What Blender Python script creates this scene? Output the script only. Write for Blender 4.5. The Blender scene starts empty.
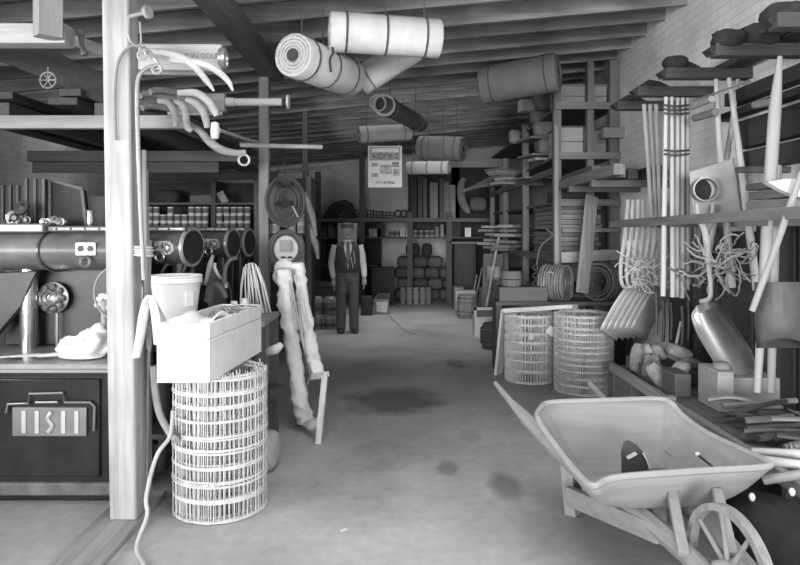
import bpy, bmesh, math, random
from mathutils import Vector, Matrix, noise as mnoise
V = Vector
PI = math.pi
rnd = random.Random(7)
U = rnd.uniform
F, H, HY = 660.0, 1.61, 230.0
COL = bpy.context.scene.collection

def P(px, py, d):
    """point seen at pixel (px, py) standing d metres into the shop"""
    return V(((px-400)*d/F, d, H-(py-HY)*d/F))
def FL(px, py):
    d = F*H/(py-HY)
    return V(((px-400)*d/F, d, 0))

# ------------------------------------------------------------------ materials
MC = {}
def M(val, rough=.75, var=.18, sc=6.0, met=0.0, wood=None, bump=.12, dirt=0.0):
    key = (val, rough, var, sc, met, wood, bump, dirt)
    if key in MC: return MC[key]
    m = bpy.data.materials.new('grey_%d' % len(MC)); m.use_nodes = True
    nt = m.node_tree; nd = nt.nodes; L = nt.links
    b = nd['Principled BSDF']
    b.inputs['Roughness'].default_value = rough
    b.inputs['Metallic'].default_value = met
    tc = nd.new('ShaderNodeTexCoord'); mp = nd.new('ShaderNodeMapping')
    L.new(tc.outputs['Object'], mp.inputs['Vector'])
    s = [sc, sc, sc]
    if wood: s = [sc*5]*3; s['xyz'.index(wood)] = sc*.35
    mp.inputs['Scale'].default_value = s
    n = nd.new('ShaderNodeTexNoise'); n.inputs['Detail'].default_value = 5; n.inputs['Roughness'].default_value = .6
    n.inputs['Scale'].default_value = 1
    L.new(mp.outputs[0], n.inputs['Vector'])
    r = nd.new('ShaderNodeValToRGB')
    lo, hi = val*(1-var*1.6), min(.95, val*(1+var))
    r.color_ramp.elements[0].position = .28; r.color_ramp.elements[1].position = .72
    r.color_ramp.elements[0].color = (lo, lo, lo, 1); r.color_ramp.elements[1].color = (hi, hi, hi, 1)
    L.new(n.outputs['Fac'], r.inputs[0])
    out = r.outputs[0]
    if dirt:
        n2 = nd.new('ShaderNodeTexNoise'); n2.inputs['Scale'].default_value = 2.3; n2.inputs['Detail'].default_value = 6
        L.new(tc.outputs['Object'], n2.inputs['Vector'])
        r2 = nd.new('ShaderNodeValToRGB')
        r2.color_ramp.elements[0].position = .38; r2.color_ramp.elements[1].position = .62
        g = 1-dirt
        r2.color_ramp.elements[0].color = (g, g, g, 1); r2.color_ramp.elements[1].color = (1, 1, 1, 1)
        L.new(n2.outputs['Fac'], r2.inputs[0])
        mx = nd.new('ShaderNodeMix'); mx.data_type = 'RGBA'; mx.blend_type = 'MULTIPLY'; mx.inputs[0].default_value = 1
        L.new(out, mx.inputs[6]); L.new(r2.outputs[0], mx.inputs[7]); out = mx.outputs[2]
    L.new(out, b.inputs['Base Color'])
    if bump:
        bp = nd.new('ShaderNodeBump'); bp.inputs['Strength'].default_value = bump; bp.inputs['Distance'].default_value = .02
        L.new(n.outputs['Fac'], bp.inputs['Height']); L.new(bp.outputs[0], b.inputs['Normal'])
    MC[key] = m
    return m
def W(val, ax='z', **k): return M(val, wood=ax, var=k.pop('var', .22), sc=k.pop('sc', 4.0), **k)

def brick(val, mortar, ax, name):
    m = bpy.data.materials.new(name); m.use_nodes = True
    nt = m.node_tree; nd = nt.nodes; L = nt.links; b = nd['Principled BSDF']; b.inputs['Roughness'].default_value = .9
    tc = nd.new('ShaderNodeTexCoord'); sp = nd.new('ShaderNodeSeparateXYZ'); cb = nd.new('ShaderNodeCombineXYZ')
    L.new(tc.outputs['Object'], sp.inputs[0]); L.new(sp.outputs[ax], cb.inputs[0]); L.new(sp.outputs[2], cb.inputs[1])
    t = nd.new('ShaderNodeTexBrick'); t.inputs['Scale'].default_value = 1
    t.inputs['Brick Width'].default_value = .22; t.inputs['Row Height'].default_value = .075; t.inputs['Mortar Size'].default_value = .006
    for k, v in (('Color1', val), ('Color2', val*.9), ('Mortar', mortar)): t.inputs[k].default_value = (v, v, v, 1)
    L.new(cb.outputs[0], t.inputs['Vector'])
    n = nd.new('ShaderNodeTexNoise'); n.inputs['Scale'].default_value = 1.7; n.inputs['Detail'].default_value = 7
    L.new(tc.outputs['Object'], n.inputs['Vector'])
    r = nd.new('ShaderNodeMapRange'); r.inputs[1].default_value = .3; r.inputs[2].default_value = .7; r.inputs[3].default_value = .78; r.inputs[4].default_value = 1.08
    L.new(n.outputs['Fac'], r.inputs[0])
    mx = nd.new('ShaderNodeMix'); mx.data_type = 'RGBA'; mx.blend_type = 'MULTIPLY'; mx.inputs[0].default_value = 1
    L.new(t.outputs['Color'], mx.inputs[6]); L.new(r.outputs[0], mx.inputs[7]); L.new(mx.outputs[2], b.inputs['Base Color'])
    bp = nd.new('ShaderNodeBump'); bp.inputs['Strength'].default_value = .5; bp.inputs['Distance'].default_value = .01
    L.new(t.outputs['Fac'], bp.inputs['Height']); bp.invert = True
    L.new(bp.outputs[0], b.inputs['Normal'])
    return m

# ------------------------------------------------------------------ mesh builder
def frame(ax):
    z = V(ax).normalized()
    x = z.orthogonal().normalized() if abs(z.z) > .999 else V((0, 0, 1)).cross(z).normalized()
    return x, z.cross(x), z
class MB:
    def __init__(s): s.bm = bmesh.new()
    def vs(s, pts): return [s.bm.verts.new(p) for p in pts]
    def f(s, vs):
        try: s.bm.faces.new(vs)
        except ValueError: pass
    def hexa(s, p):
        v = s.vs(p)
        for q in ((3, 2, 1, 0), (4, 5, 6, 7), (0, 1, 5, 4), (1, 2, 6, 5), (2, 3, 7, 6), (3, 0, 4, 7)): s.f([v[i] for i in q])
        return s
    def box(s, c, sz, R=None):
        c = V(c); h = V(sz)/2; out = []
        for z in (-1, 1):
            for x, y in ((-1, -1), (1, -1), (1, 1), (-1, 1)):
                o = V((x*h.x, y*h.y, z*h.z))
                out.append(c+(R @ o if R else o))
        return s.hexa(out)
    def bb(s, x0, x1, y0, y1, z0, z1): return s.box(((x0+x1)/2, (y0+y1)/2, (z0+z1)/2), (x1-x0, y1-y0, z1-z0))
    def bar(s, a, b, w, h, roll=0, w2=None, h2=None):
        a, b = V(a), V(b); x, y, z = frame(b-a)
        if roll: x, y = x*math.cos(roll)+y*math.sin(roll), y*math.cos(roll)-x*math.sin(roll)
        w2 = w if w2 is None else w2; h2 = h if h2 is None else h2
        return s.hexa([a+x*(i*w/2)+y*(j*h/2) for i, j in ((-1, -1), (1, -1), (1, 1), (-1, 1))]+[b+x*(i*w2/2)+y*(j*h2/2) for i, j in ((-1, -1), (1, -1), (1, 1), (-1, 1))])
    def tube(s, pts, r, n=8, closed=False, flat=1.0, sm=True):
        pts = [V(p) for p in pts]; N = len(pts)
        if not isinstance(r, (list, tuple)): r = [r]*N
        if sm and not closed and 3 <= N <= 14 and n >= 6:
            P2, R2 = [], []
            for i in range(N-1):
                p1, p2 = pts[i], pts[i+1]; p0 = pts[i-1] if i else p1*2-p2; p3 = pts[i+2] if i+2 < N else p2*2-p1
                for k in range(4):
                    t = k/4; P2.append(.5*((2*p1)+(p2-p0)*t+(2*p0-5*p1+4*p2-p3)*t*t+(3*p1-p0-3*p2+p3)*t**3)); R2.append(r[i]+(r[i+1]-r[i])*t)
            pts, r = P2+[pts[-1]], R2+[r[-1]]; N = len(pts)
        t0 = (pts[1]-pts[0]).normalized(); x, y, _ = frame(t0); rings = []
        for i, p in enumerate(pts):
            if closed: t = (pts[(i+1) % N]-pts[i-1]).normalized()
            else: t = (pts[min(i+1, N-1)]-pts[max(i-1, 0)]).normalized()
            q = t0.rotation_difference(t); x = (q @ x); x = (x-t*x.dot(t)).normalized(); y = t.cross(x); t0 = t
            rings.append(s.vs([p+(x*math.cos(2*PI*k/n)+y*(flat*math.sin(2*PI*k/n)))*r[i] for k in range(n)]))
        for i in range(N if closed else N-1):
            A, B = rings[i], rings[(i+1) % N]
            for k in range(n): s.f([A[k], A[(k+1) % n], B[(k+1) % n], B[k]])
        if not closed: s.f(rings[0][::-1]); s.f(rings[-1])
        return s
    def lathe(s, prof, o=(0, 0, 0), ax=(0, 0, 1), n=24):
        o = V(o); x, y, z = frame(ax); rings = []
        for r, h in prof:
            if r < 1e-6: rings.append(s.vs([o+z*h]))
            else: rings.append(s.vs([o+z*h+(x*math.cos(2*PI*k/n)+y*math.sin(2*PI*k/n))*r for k in range(n)]))
        for A, B in zip(rings, rings[1:]):
            for k in range(n):
                a = [A[0]] if len(A) == 1 else [A[k], A[(k+1) % n]]
                b = [B[0]] if len(B) == 1 else [B[(k+1) % n], B[k]]
                if len(a)+len(b) > 2: s.f(a+b)
        if len(rings[0]) > 1: s.f(rings[0][::-1])
        if len(rings[-1]) > 1: s.f(rings[-1])
        return s
    def ring(s, c, R, r, ax=(0, 0, 1), n=32, m=6, wob=0):
        x, y, z = frame(ax); c = V(c)
        return s.tube([c+(x*math.cos(2*PI*k/n)+y*math.sin(2*PI*k/n))*(R*(1+U(-wob, wob)))+z*U(-wob, wob)*R for k in range(n)], r, m, True)
    def prism(s, poly, vec):
        a = s.vs([V(p) for p in poly]); b = s.vs([V(p)+V(vec) for p in poly]); n = len(a)
        s.f(a[::-1]); s.f(b)
        for i in range(n): s.f([a[i], a[(i+1) % n], b[(i+1) % n], b[i]])
        return s
    def surf(s, rows, cu=False, caps=False):
        g = [s.vs(r) for r in rows]
        for A, B in zip(g, g[1:]):
            for k in range(len(A) if cu else len(A)-1): s.f([A[k], A[(k+1) % len(A)], B[(k+1) % len(A)], B[k]])
        if caps: s.f(g[0][::-1]); s.f(g[-1])
        return s
    def loft(s, secs, n=16, pw=2.0):
        """closed rings (center, rx, ry[, rotz]) in horizontal planes"""
        rows = []
        for sc in secs:
            c, rx, ry = V(sc[0]), sc[1], sc[2]; a0 = sc[3] if len(sc) > 3 else 0; row = []
            for k in range(n):
                a = 2*PI*k/n; ca, sa = math.cos(a), math.sin(a)
                X = rx*math.copysign(abs(ca)**(2/pw), ca); Y = ry*math.copysign(abs(sa)**(2/pw), sa)
                row.append(c+V((X*math.cos(a0)-Y*math.sin(a0), X*math.sin(a0)+Y*math.cos(a0), 0)))
            rows.append(row)
        return s.surf(rows, True, True)
    def ball(s, c, r, R=None, n=12, lump=0):
        if not isinstance(r, (list, tuple)): r = (r, r, r)
        c = V(c); rows = []
        for i in range(n//2+1):
            th = PI*i/(n//2); row = []
            for k in range(n):
                a = 2*PI*k/n; f = 1+(U(-lump, lump) if lump and 0 < i < n//2 else 0)
                o = V((r[0]*math.sin(th)*math.cos(a), r[1]*math.sin(th)*math.sin(a), r[2]*math.cos(th)))*f
                row.append(c+(R @ o if R else o))
            rows.append(row)
        g = [s.vs([rows[0][0]])]+[s.vs(q) for q in rows[1:-1]]+[s.vs([rows[-1][0]])]
        for A, B in zip(g, g[1:]):
            for k in range(n):
                a = [A[0]] if len(A) == 1 else [A[(k+1) % n], A[k]]
                b = [B[0]] if len(B) == 1 else [B[k], B[(k+1) % n]]
                s.f(a+b)
        return s
    def sack(s, c, sz, R=None, lump=.04, pw=3.2, n=16):
        c = V(c); secs = []; rows = []
        for i in range(9):
            th = PI*i/8; zz = -math.cos(th); rr = abs(math.sin(th))**.45
            if i in (0, 8): rr = .25
            zz = math.copysign(abs(zz)**.8, zz); row = []
            for k in range(n):
                a = 2*PI*k/n; ca, sa = math.cos(a), math.sin(a); f = 1+U(-lump, lump)
                o = V((sz[0]/2*rr*f*math.copysign(abs(ca)**(2/pw), ca), sz[1]/2*rr*f*math.copysign(abs(sa)**(2/pw), sa), sz[2]/2*zz*(1+U(-lump, lump))))
                row.append(c+(R @ o if R else o))
            rows.append(row)
        return s.surf(rows, True, True)
    def done(s, name, mat, par=None, smooth=40, bev=0, label=None, sub=0, solid=0, origin=None):
        bm = s.bm
        bmesh.ops.recalc_face_normals(bm, faces=bm.faces)
        if par is None:
            xs = [v.co for v in bm.verts]
            o = V(((min(v.x for v in xs)+max(v.x for v in xs))/2, (min(v.y for v in xs)+max(v.y for v in xs))/2, min(v.z for v in xs)))
            if origin: o = V(origin)
            bm.transform(Matrix.Translation(-o))
        else: bm.transform(mw(par).inverted())
        me = bpy.data.meshes.new(name); bm.to_mesh(me); bm.free()
        me.materials.append(mat)
        if smooth:
            me.polygons.foreach_set('use_smooth', [True]*len(me.polygons))
            me.set_sharp_from_angle(angle=math.radians(smooth))
        ob = bpy.data.objects.new(name, me); COL.objects.link(ob)
        if par is None: ob.location = o
        else: ob.parent = par
        if solid:
            md = ob.modifiers.new('thick', 'SOLIDIFY'); md.thickness = solid; md.offset = 0
        if bev:
            md = ob.modifiers.new('edge', 'BEVEL'); md.width = bev; md.segments = 2; md.limit_method = 'ANGLE'
        if sub:
            md = ob.modifiers.new('sub', 'SUBSURF'); md.levels = sub; md.render_levels = sub
        if label: ob['label'] = label
        return ob
def mw(o):
    m = o.matrix_basis.copy()
    while o.parent: o = o.parent; m = o.matrix_basis @ m
    return m
def tag(o, label, cat, group=None, kind=None):
    o['label'] = label
    if cat: o['category'] = cat
    if group: o['group'] = group
    if kind: o['kind'] = kind
    return o
def T(name, label, cat, loc=(0, 0, 0), group=None, rz=0):
    o = bpy.data.objects.new(name, None); COL.objects.link(o); o.empty_display_size = .1
    o.location = loc; o.rotation_euler = (0, 0, rz)
    return tag(o, label, cat, group)
def dup(root, loc, rz=None, label=None, scale=None, rot=None):
    r = root.copy(); COL.objects.link(r); r.location = loc
    if rz is not None: r.rotation_euler = (0, 0, rz)
    if rot is not None: r.rotation_euler = rot
    if scale: r.scale = scale
    if label: r['label'] = label
    for ch in list(root.children):
        c = ch.copy(); COL.objects.link(c); c.parent = r
        for g in list(ch.children):
            e = g.copy(); COL.objects.link(e); e.parent = c
    return r
def struct(mb, name, mat, label=None, par=None, **k):
    o = mb.done(name, mat, par, **k)
    if par is None: o['kind'] = 'structure'
    if label: o['label'] = label
    return o
def rz(a): return Matrix.Rotation(math.radians(a), 3, 'Z')
def rxyz(x, y, z): return Matrix.Rotation(math.radians(z), 3, 'Z') @ Matrix.Rotation(math.radians(y), 3, 'Y') @ Matrix.Rotation(math.radians(x), 3, 'X')

# ------------------------------------------------------------------ the shed
XL, XR, YF, YB = -4.6, 2.65, -2.6, 16.6
ZC, SL = 3.46, .09
def cz(x): return ZC+SL*x

def floor_mat():
    m = bpy.data.materials.new('worn_concrete'); m.use_nodes = True
    nt = m.node_tree; nd = nt.nodes; L = nt.links; b = nd['Principled BSDF']; b.inputs['Roughness'].default_value = .85
    tc = nd.new('ShaderNodeTexCoord')
    def mul(a, bb):
        mx = nd.new('ShaderNodeMath'); mx.operation = 'MULTIPLY'
        for i, q in enumerate((a, bb)):
            if isinstance(q, float): mx.inputs[i].default_value = q
            else: L.new(q, mx.inputs[i])
        return mx.outputs[0]
    def noise(s, d, lo, hi):
        n = nd.new('ShaderNodeTexNoise'); n.inputs['Scale'].default_value = s; n.inputs['Detail'].default_value = d
        L.new(tc.outputs['Object'], n.inputs['Vector'])
        r = nd.new('ShaderNodeMapRange'); r.inputs[1].default_value = .3; r.inputs[2].default_value = .7; r.inputs[3].default_value = lo; r.inputs[4].default_value = hi
        L.new(n.outputs['Fac'], r.inputs[0]); return r.outputs[0]
    v = mul(noise(1.1, 8., .78, 1.12), noise(14., 6., .9, 1.08)); v = mul(v, noise(.5, 3., .85, 1.12))
    wob = nd.new('ShaderNodeTexNoise'); wob.inputs['Scale'].default_value = 4; wob.inputs['Detail'].default_value = 4
    L.new(tc.outputs['Object'], wob.inputs['Vector'])
    for x, y, rx, ry, k in ((-.05, 6.25, .46, .5, .42), (.66, 4.15, .11, .24, .55), (.32, 4.47, .08, .14, .62), (.67, 7.9, .13, .3, .6), (-.3, 4.1, .32, .6, .85), (-.1, 4.75, .3, .3, .85), (.55, 5.15, .1, .15, .8), (1.0, 3.6, .5, .7, .8), (.2, 9.5, .5, 1.2, .82)):  # stains, plus broader darker patches, one of them beneath the wheelbarrow
        mp = nd.new('ShaderNodeMapping'); mp.vector_type = 'TEXTURE'; mp.inputs['Location'].default_value = (x, y, 0); mp.inputs['Scale'].default_value = (rx, ry, 1)
        L.new(tc.outputs['Object'], mp.inputs['Vector'])
        ln = nd.new('ShaderNodeVectorMath'); ln.operation = 'LENGTH'; L.new(mp.outputs[0], ln.inputs[0])
        ad = nd.new('ShaderNodeMath'); ad.operation = 'ADD'; L.new(ln.outputs['Value'], ad.inputs[0]); L.new(wob.outputs['Fac'], ad.inputs[1])
        r = nd.new('ShaderNodeMapRange'); r.inputs[1].default_value = 1.1; r.inputs[2].default_value = 1.7; r.inputs[3].default_value = k; r.inputs[4].default_value = 1
        L.new(ad.outputs[0], r.inputs[0]); v = mul(v, r.outputs[0])
    v = mul(v, FLOOR_V)
    L.new(v, b.inputs['Base Color'])
    bp = nd.new('ShaderNodeBump'); bp.inputs['Strength'].default_value = .25; bp.inputs['Distance'].default_value = .02
    L.new(v, bp.inputs['Height']); L.new(bp.outputs[0], b.inputs['Normal'])
    return m
FLOOR_V = .46
struct(MB().bb(XL-.2, XR+.2, YF-.2, YB+.2, -.1, 0), 'floor', floor_mat(), 'worn concrete floor with dark oil stains and broader darker patches', origin=(0, 0, 0))
def side_wall(x0, x1, zt_, ya, yb, za, zb):
    m = MB(); m.bb(x0, x1, YF, ya, 0, zt_); m.bb(x0, x1, yb, YB, 0, zt_); m.bb(x0, x1, ya, yb, 0, za); m.bb(x0, x1, ya, yb, zb, zt_); return m  # the openings are unseen windows added to let the side fill in
struct(side_wall(XR, XR+.2, 4.1, -2.0, 1.2, 1.0, 3.0), 'wall_right', brick(.9, .74, 1, 'painted_brick_right'), 'pale painted brick wall on the right', origin=(0, 0, 0))
struct(side_wall(XL-.2, XL, 3.4, -2.0, 2.4, .9, 2.8), 'wall_left', brick(.85, .68, 1, 'painted_brick_left'), 'pale painted brick wall on the left', origin=(0, 0, 0))
struct(MB().bb(XL-.2, XR+.2, YB, YB+.2, 0, 4.1), 'wall_back', M(.72, .9, .1, 1.5), 'whitewashed back wall behind the shelving', origin=(0, 0, 0))
fw = MB(); fw.bb(XL-.2, -4.4, YF-.2, YF, 0, 4.1); fw.bb(2.45, XR+.2, YF-.2, YF, 0, 4.1); fw.bb(-4.4, 2.45, YF-.2, YF, 3.6, 4.1)
struct(fw, 'wall_front', M(.5, .9), 'front wall around the open doorway')
HX0, HX1 = -1.2, 1.7      # two added roof openings over the aisle for fill lamps, open between the joists
ce = MB()
for xa, xb, ya, yb in ((XL-.2, XR+.2, YF-.2, .4), (XL-.2, HX0, .4, 6.6), (-3.5, HX0, 6.6, 10.8), (XL-.2, HX0, 10.8, 13.2), (HX1, XR+.2, .4, 13.2), (HX0, HX1, 4.3, 8.6), (XL-.2, XR+.2, 13.2, YB+.2)):  # the gap left over the left bay is added for its fill lamp
    ce.hexa([(x_, y_, cz(x_)+t_) for t_ in (.16, .22) for x_, y_ in ((xa, ya), (xb, ya), (xb, yb), (xa, yb))])
ceil = struct(ce, 'ceiling', W(.16, 'y'), 'plank roof deck on close-set timber joists')
y = YF+.3
while y < YB-.1:
    dz = U(-.012, .012)
    MB().hexa([(XL, y, cz(XL)+dz), (XR, y, cz(XR)+dz), (XR, y+.045, cz(XR)+dz), (XL, y+.045, cz(XL)+dz),
               (XL, y, cz(XL)+.17), (XR, y, cz(XR)+.17), (XR, y+.045, cz(XR)+.17), (XL, y+.045, cz(XL)+.17)]).done('joist', W(rnd.choice((.3, .38, .33)), 'x', dirt=.35), ceil, smooth=0)
    y += .5+U(-.025, .025)
# sill board on the floor under the posts
struct(MB().bb(-1.66, -1.41, 1.2, 4.0, 0, .035), 'trim_1', W(.34, 'y'), 'wooden sill plank on the floor under the left post', bev=.006)
struct(MB().hexa([(x_+dx_, y_, z_) for z_, dx_ in ((.035, 0), (3.31, -.05)) for x_, y_ in ((-1.576, 3.575), (-1.428, 3.575), (-1.428, 3.71), (-1.576, 3.71))]), 'pillar', W(.44, 'z', dirt=.2, bump=.3), 'tall pale square timber post at the left front, standing on a sill plank', bev=.012)
struct(MB().bb(-1.465, -1.36, 6.83, 6.935, .0, 3.2), 'pillar', W(.4, 'z', dirt=.2), 'thinner timber post in the middle with coils hung beside it', bev=.01)
struct(MB().bb(-1.44, -1.24, YF, 7.05, 3.2, 3.345), 'beam', W(.16, 'y'), 'long timber beam running under the joists over the left posts', bev=.006)
struct(MB().bb(-1.42, -1.35, 9.6, 9.67, 0, 3.33), 'pillar', W(.2, 'z'), 'slim dark post behind the hanging coils', bev=.006)
# ------------------------------------------------------------------ left bay: loft rack
LUMBER = 'boards lying on the left loft rack'
def plank(a, b, w, h, val, label, name='board', cat='board', group=None, roll=0, ax=None, **k):
    a, b = V(a), V(b); dd = b-a
    ax = ax or 'xyz'[max(range(3), key=lambda i: abs(dd[i]))]
    return tag(MB().bar(a, b, w, h, roll).done(name, W(val, ax, **k), bev=.004), label, cat, group)
plank((-2.75, 3.86, 2.745), (-1.93, 3.86, 2.745), .12, .115, .45, 'bright thick beam end at the top left corner of the photo', 'rack_beam', 'beam', dirt=.2)
plank((-1.995, 3.74, 2.7), (-1.995, 3.74, cz(-2)), .13, .1, .36, 'short upright stud fixed to the bright beam at the top left', 'hanging_stud', 'post')
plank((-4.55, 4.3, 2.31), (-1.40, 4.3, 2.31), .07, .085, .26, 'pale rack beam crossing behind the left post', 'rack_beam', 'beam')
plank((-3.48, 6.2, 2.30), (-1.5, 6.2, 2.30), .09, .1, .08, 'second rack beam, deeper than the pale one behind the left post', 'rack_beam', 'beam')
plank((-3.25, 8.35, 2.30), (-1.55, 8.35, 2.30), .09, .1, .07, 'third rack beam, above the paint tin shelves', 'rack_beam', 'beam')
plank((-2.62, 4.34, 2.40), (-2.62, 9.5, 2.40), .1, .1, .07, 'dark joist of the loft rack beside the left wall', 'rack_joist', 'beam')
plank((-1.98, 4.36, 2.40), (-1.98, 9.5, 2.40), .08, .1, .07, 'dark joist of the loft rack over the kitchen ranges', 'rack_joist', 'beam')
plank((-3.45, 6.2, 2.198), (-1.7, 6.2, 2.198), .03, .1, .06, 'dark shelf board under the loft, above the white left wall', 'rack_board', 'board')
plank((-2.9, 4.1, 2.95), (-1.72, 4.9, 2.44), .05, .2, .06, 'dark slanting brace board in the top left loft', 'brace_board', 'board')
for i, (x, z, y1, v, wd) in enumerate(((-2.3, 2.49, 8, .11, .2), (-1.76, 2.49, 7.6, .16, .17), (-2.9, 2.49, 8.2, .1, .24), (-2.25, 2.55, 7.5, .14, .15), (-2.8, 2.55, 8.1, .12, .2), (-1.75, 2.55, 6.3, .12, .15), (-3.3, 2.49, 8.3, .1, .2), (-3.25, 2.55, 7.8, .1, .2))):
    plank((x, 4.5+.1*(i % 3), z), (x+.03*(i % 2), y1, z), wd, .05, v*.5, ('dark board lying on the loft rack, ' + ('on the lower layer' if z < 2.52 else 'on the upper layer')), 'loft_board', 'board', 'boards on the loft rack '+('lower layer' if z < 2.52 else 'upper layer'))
# things seen in the loft
hw = T('spoked_handwheel', 'small spoked metal hand wheel hanging in the dark loft', 'wheel', P(48, 88, 4.2))
MB().ring(P(48, 80, 4.2), .05, .006, (0, 1, 0)).done('rim', M(.3, .5, met=.5), hw)
sp = MB()
for k in range(6): sp.tube([P(48, 80, 4.2), P(48, 80, 4.2)+V((.05*math.cos(k*PI/3), 0, .05*math.sin(k*PI/3)))], .004, 5)
sp.tube([P(48, 80, 4.2), P(48, 67, 4.2)], .005, 5).done('spokes', M(.3, .5, met=.5), hw)
tag(MB().tube([P(81, 30, 4.1), P(82, 45, 4.1), P(85, 55, 4.1)], [.02, .017, .022], 8).done('iron_hook', M(.25, .6)), 'dark iron hook hanging from the loft by the bright beam', 'hook')
plank(P(60, 36, 4.6), P(112, 52, 4.2), .07, .07, .3, 'worn pole in the loft just left of the post', 'loft_pole', 'pole')

# ------------------------------------------------------------------ tools hung over the rack beam right of the post
pl = T('plough_beam', 'long pale wooden beam with faint stencilled letters and two curved plough handles', 'plough', P(185, 75, 4.25))
b_ = MB().bar(P(128, 57, 4.3), P(222, 58, 4.25), .05, .17); b_.done('beam', W(.5, 'x', var=.12), pl, bev=.012)
MB().bar(P(128, 70, 4.36), P(206, 71, 4.33), .05, .07).done('lower_beam', W(.2, 'x'), pl, bev=.006)
e_ = MB()
e_.lathe([(.06, 0), (.07, .02), (.07, .04), (.055, .05), (.045, .02), (.03, .02)], P(219, 58, 4.25), (1, .1, 0), 18).done('end_ferrule', M(.5, .35, met=.7), pl)
for pts in ([(140, 52), (160, 52), (178, 56), (193, 65), (206, 80), (214, 91)], [(170, 60), (200, 63), (217, 71), (228, 81), (233, 91)]):
    MB().tube([P(x, y, 4.12+(.02 if x > 220 else 0)) for x, y in pts], [.018, .022, .024, .024, .02, .007][:len(pts)] if len(pts) == 6 else [.018, .022, .022, .018, .007], 10).done('handle', W(.6, 'x', var=.1), pl)
def letters(txt, loc, size, mat, par, rot=(PI/2, 0, 0), name='lettering'):
    cu = bpy.data.curves.new(name, 'FONT'); cu.body = txt; cu.size = size; cu.extrude = .0008; cu.align_x = 'CENTER'; cu.align_y = 'CENTER'
    o = bpy.data.objects.new(name, cu); COL.objects.link(o); cu.materials.append(mat)
    o.parent = par; o.matrix_basis = mw(par).inverted() @ (Matrix.Translation(loc) @ Matrix.Rotation(rot[2], 4, 'Z') @ Matrix.Rotation(rot[0], 4, 'X'))
    return o
letters('ME IN COLD', P(200, 56, 4.21), .045, M(.2), pl)

ro = T('mangle_roller', 'dark wooden slab with a turned roller sticking out, on the rack', 'roller', P(230, 112, 4.7))
MB().bar(P(178, 104, 4.7), P(226, 103, 4.7), .07, .13).done('slab', W(.22, 'x'), ro, bev=.006)
MB().lathe([(.032, 0), (.032, .06), (.027, .06), (.027, .4), (.03, .4)], P(226, 102, 4.7), (1, 0, 0), 16).done('roller', W(.42, 'x'), ro)
MB().lathe([(.05, 0), (.05, .015), (.02, .015)], P(287, 102, 4.7), (1, 0, 0), 18).done('end_flange', M(.45, .5), ro)
HM = 'curved wooden hames hooked over the pale rack beam'
for i, (pts, r, v, lab) in enumerate((
    ([(158, 101), (167, 102), (173, 109), (176, 119), (176, 127)], .022, .28, 'first curved wooden hame from the post, hooked over the rack beam'),
    ([(174, 102), (181, 104), (185, 111), (187, 126), (192, 131)], .024, .3, 'second curved wooden hame from the post, hooked over the rack beam'),
    ([(186, 100), (195, 103), (202, 110), (206, 120), (207, 128)], .024, .33, 'third curved wooden hame from the post, hooked over the rack beam'),
    ([(178, 93), (196, 93), (208, 101), (214, 110), (217, 116)], .026, .45, 'uppermost pale tipped hame above the rack beam'))):
    tag(MB().tube([P(x, y, 4.2+.02*i) for x, y in pts], [r*.8, r, r, r, r*.7], 10).done('curved_hame', W(v, 'x', var=.15)), lab, 'harness hame', HM)
th = T('singletree', 'long curved wooden harness bar with a metal end hook, under the rack beam', 'harness bar', P(215, 160, 4.35))
MB().tube([P(x, y, 4.35) for x, y in ((188, 123), (201, 132), (210, 142), (222, 150), (236, 153), (246, 152))], [.018, .024, .028, .028, .022, .018], 10).done('bar', W(.27, 'x'), th)
MB().ring(P(244, 160, 4.35), .035, .008, (0, 1, 0), 16).done('end_hook', M(.5, .4, met=.5), th)
tag(MB().lathe([(.0, 0), (.024, .01), (.03, .05), (.026, .11), (.0, .12)], P(215, 140, 4.25), (0, 0, 1), 14).done('wooden_plug', W(.6, 'z')), 'short pale wooden plug hanging among the curved hames', 'plug')
tag(MB().tube([P(219, 130, 4.6), P(240, 137, 5.2), P(260, 143, 5.9)], .014, 8).done('thin_rod', W(.45, 'x')), 'thin pale rod slanting down to the middle post', 'rod')
tag(MB().tube([P(240, 145, 5.6), P(322, 147, 5.9)], .02, 8).done('long_pole', W(.42, 'x')), 'straight pale pole lying level across the middle post', 'pole')
tag(MB().tube([P(168, 113.5, 4.3), P(222, 113.5, 4.3)], .012, 8).done('short_rod', W(.4, 'x')), 'short straight rod resting above the pale rack beam', 'rod')
for x, y in ((150, 96), (160, 92), (152, 108)):
    tag(MB().tube([P(x-10, y, 4.35), P(x, y-2, 4.4), P(x+25, y+2, 4.5)], .022, 8).done('loft_tool_pole', W(.2, 'x')), 'dark tool handle bundled on the rack just right of the post', 'handle', 'dark tool handles on the rack')

# ------------------------------------------------------------------ hooked rods, cable and straps at the left post
PV = M(.36, .45, met=.3)
pg = tag(MB().lathe([(.012, 0), (.012, .12), (.035, .12), (.035, .14)], P(128, 17, 3.57), (1, -.35, .1), 12).done('wall_peg', W(.3, 'x')), 'round peg sticking out of the left post near the top', 'peg')
h1 = T('hooked_rod', 'bent rod hooked at the top, lying against the face of the left post', 'rod', P(117, 140, 3.555))
MB().tube([P(x, y, 3.55) for x, y in ((116, 140), (115, 110), (116, 75), (120, 58), (128, 48), (136, 45), (141, 48), (143, 53))], .008, 8).done('rod', M(.22, .5), h1)
MB().ring(P(142, 55, 3.55), .022, .008, (0, 1, 0), 18).done('eye', PV, h1)
h2 = T('hooked_rod', 'bent rod hooked at the top, hanging free just right of the left post', 'rod', P(138, 270, 3.56))
MB().tube([P(x, y, 3.58) for x, y in ((144, 280), (141, 220), (138, 140), (137, 100), (138, 80), (142, 72), (149, 67), (156, 66), (158, 63), (153, 57), (149, 52), (143, 48))], .012, 8).done('rod', PV, h2)
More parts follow.
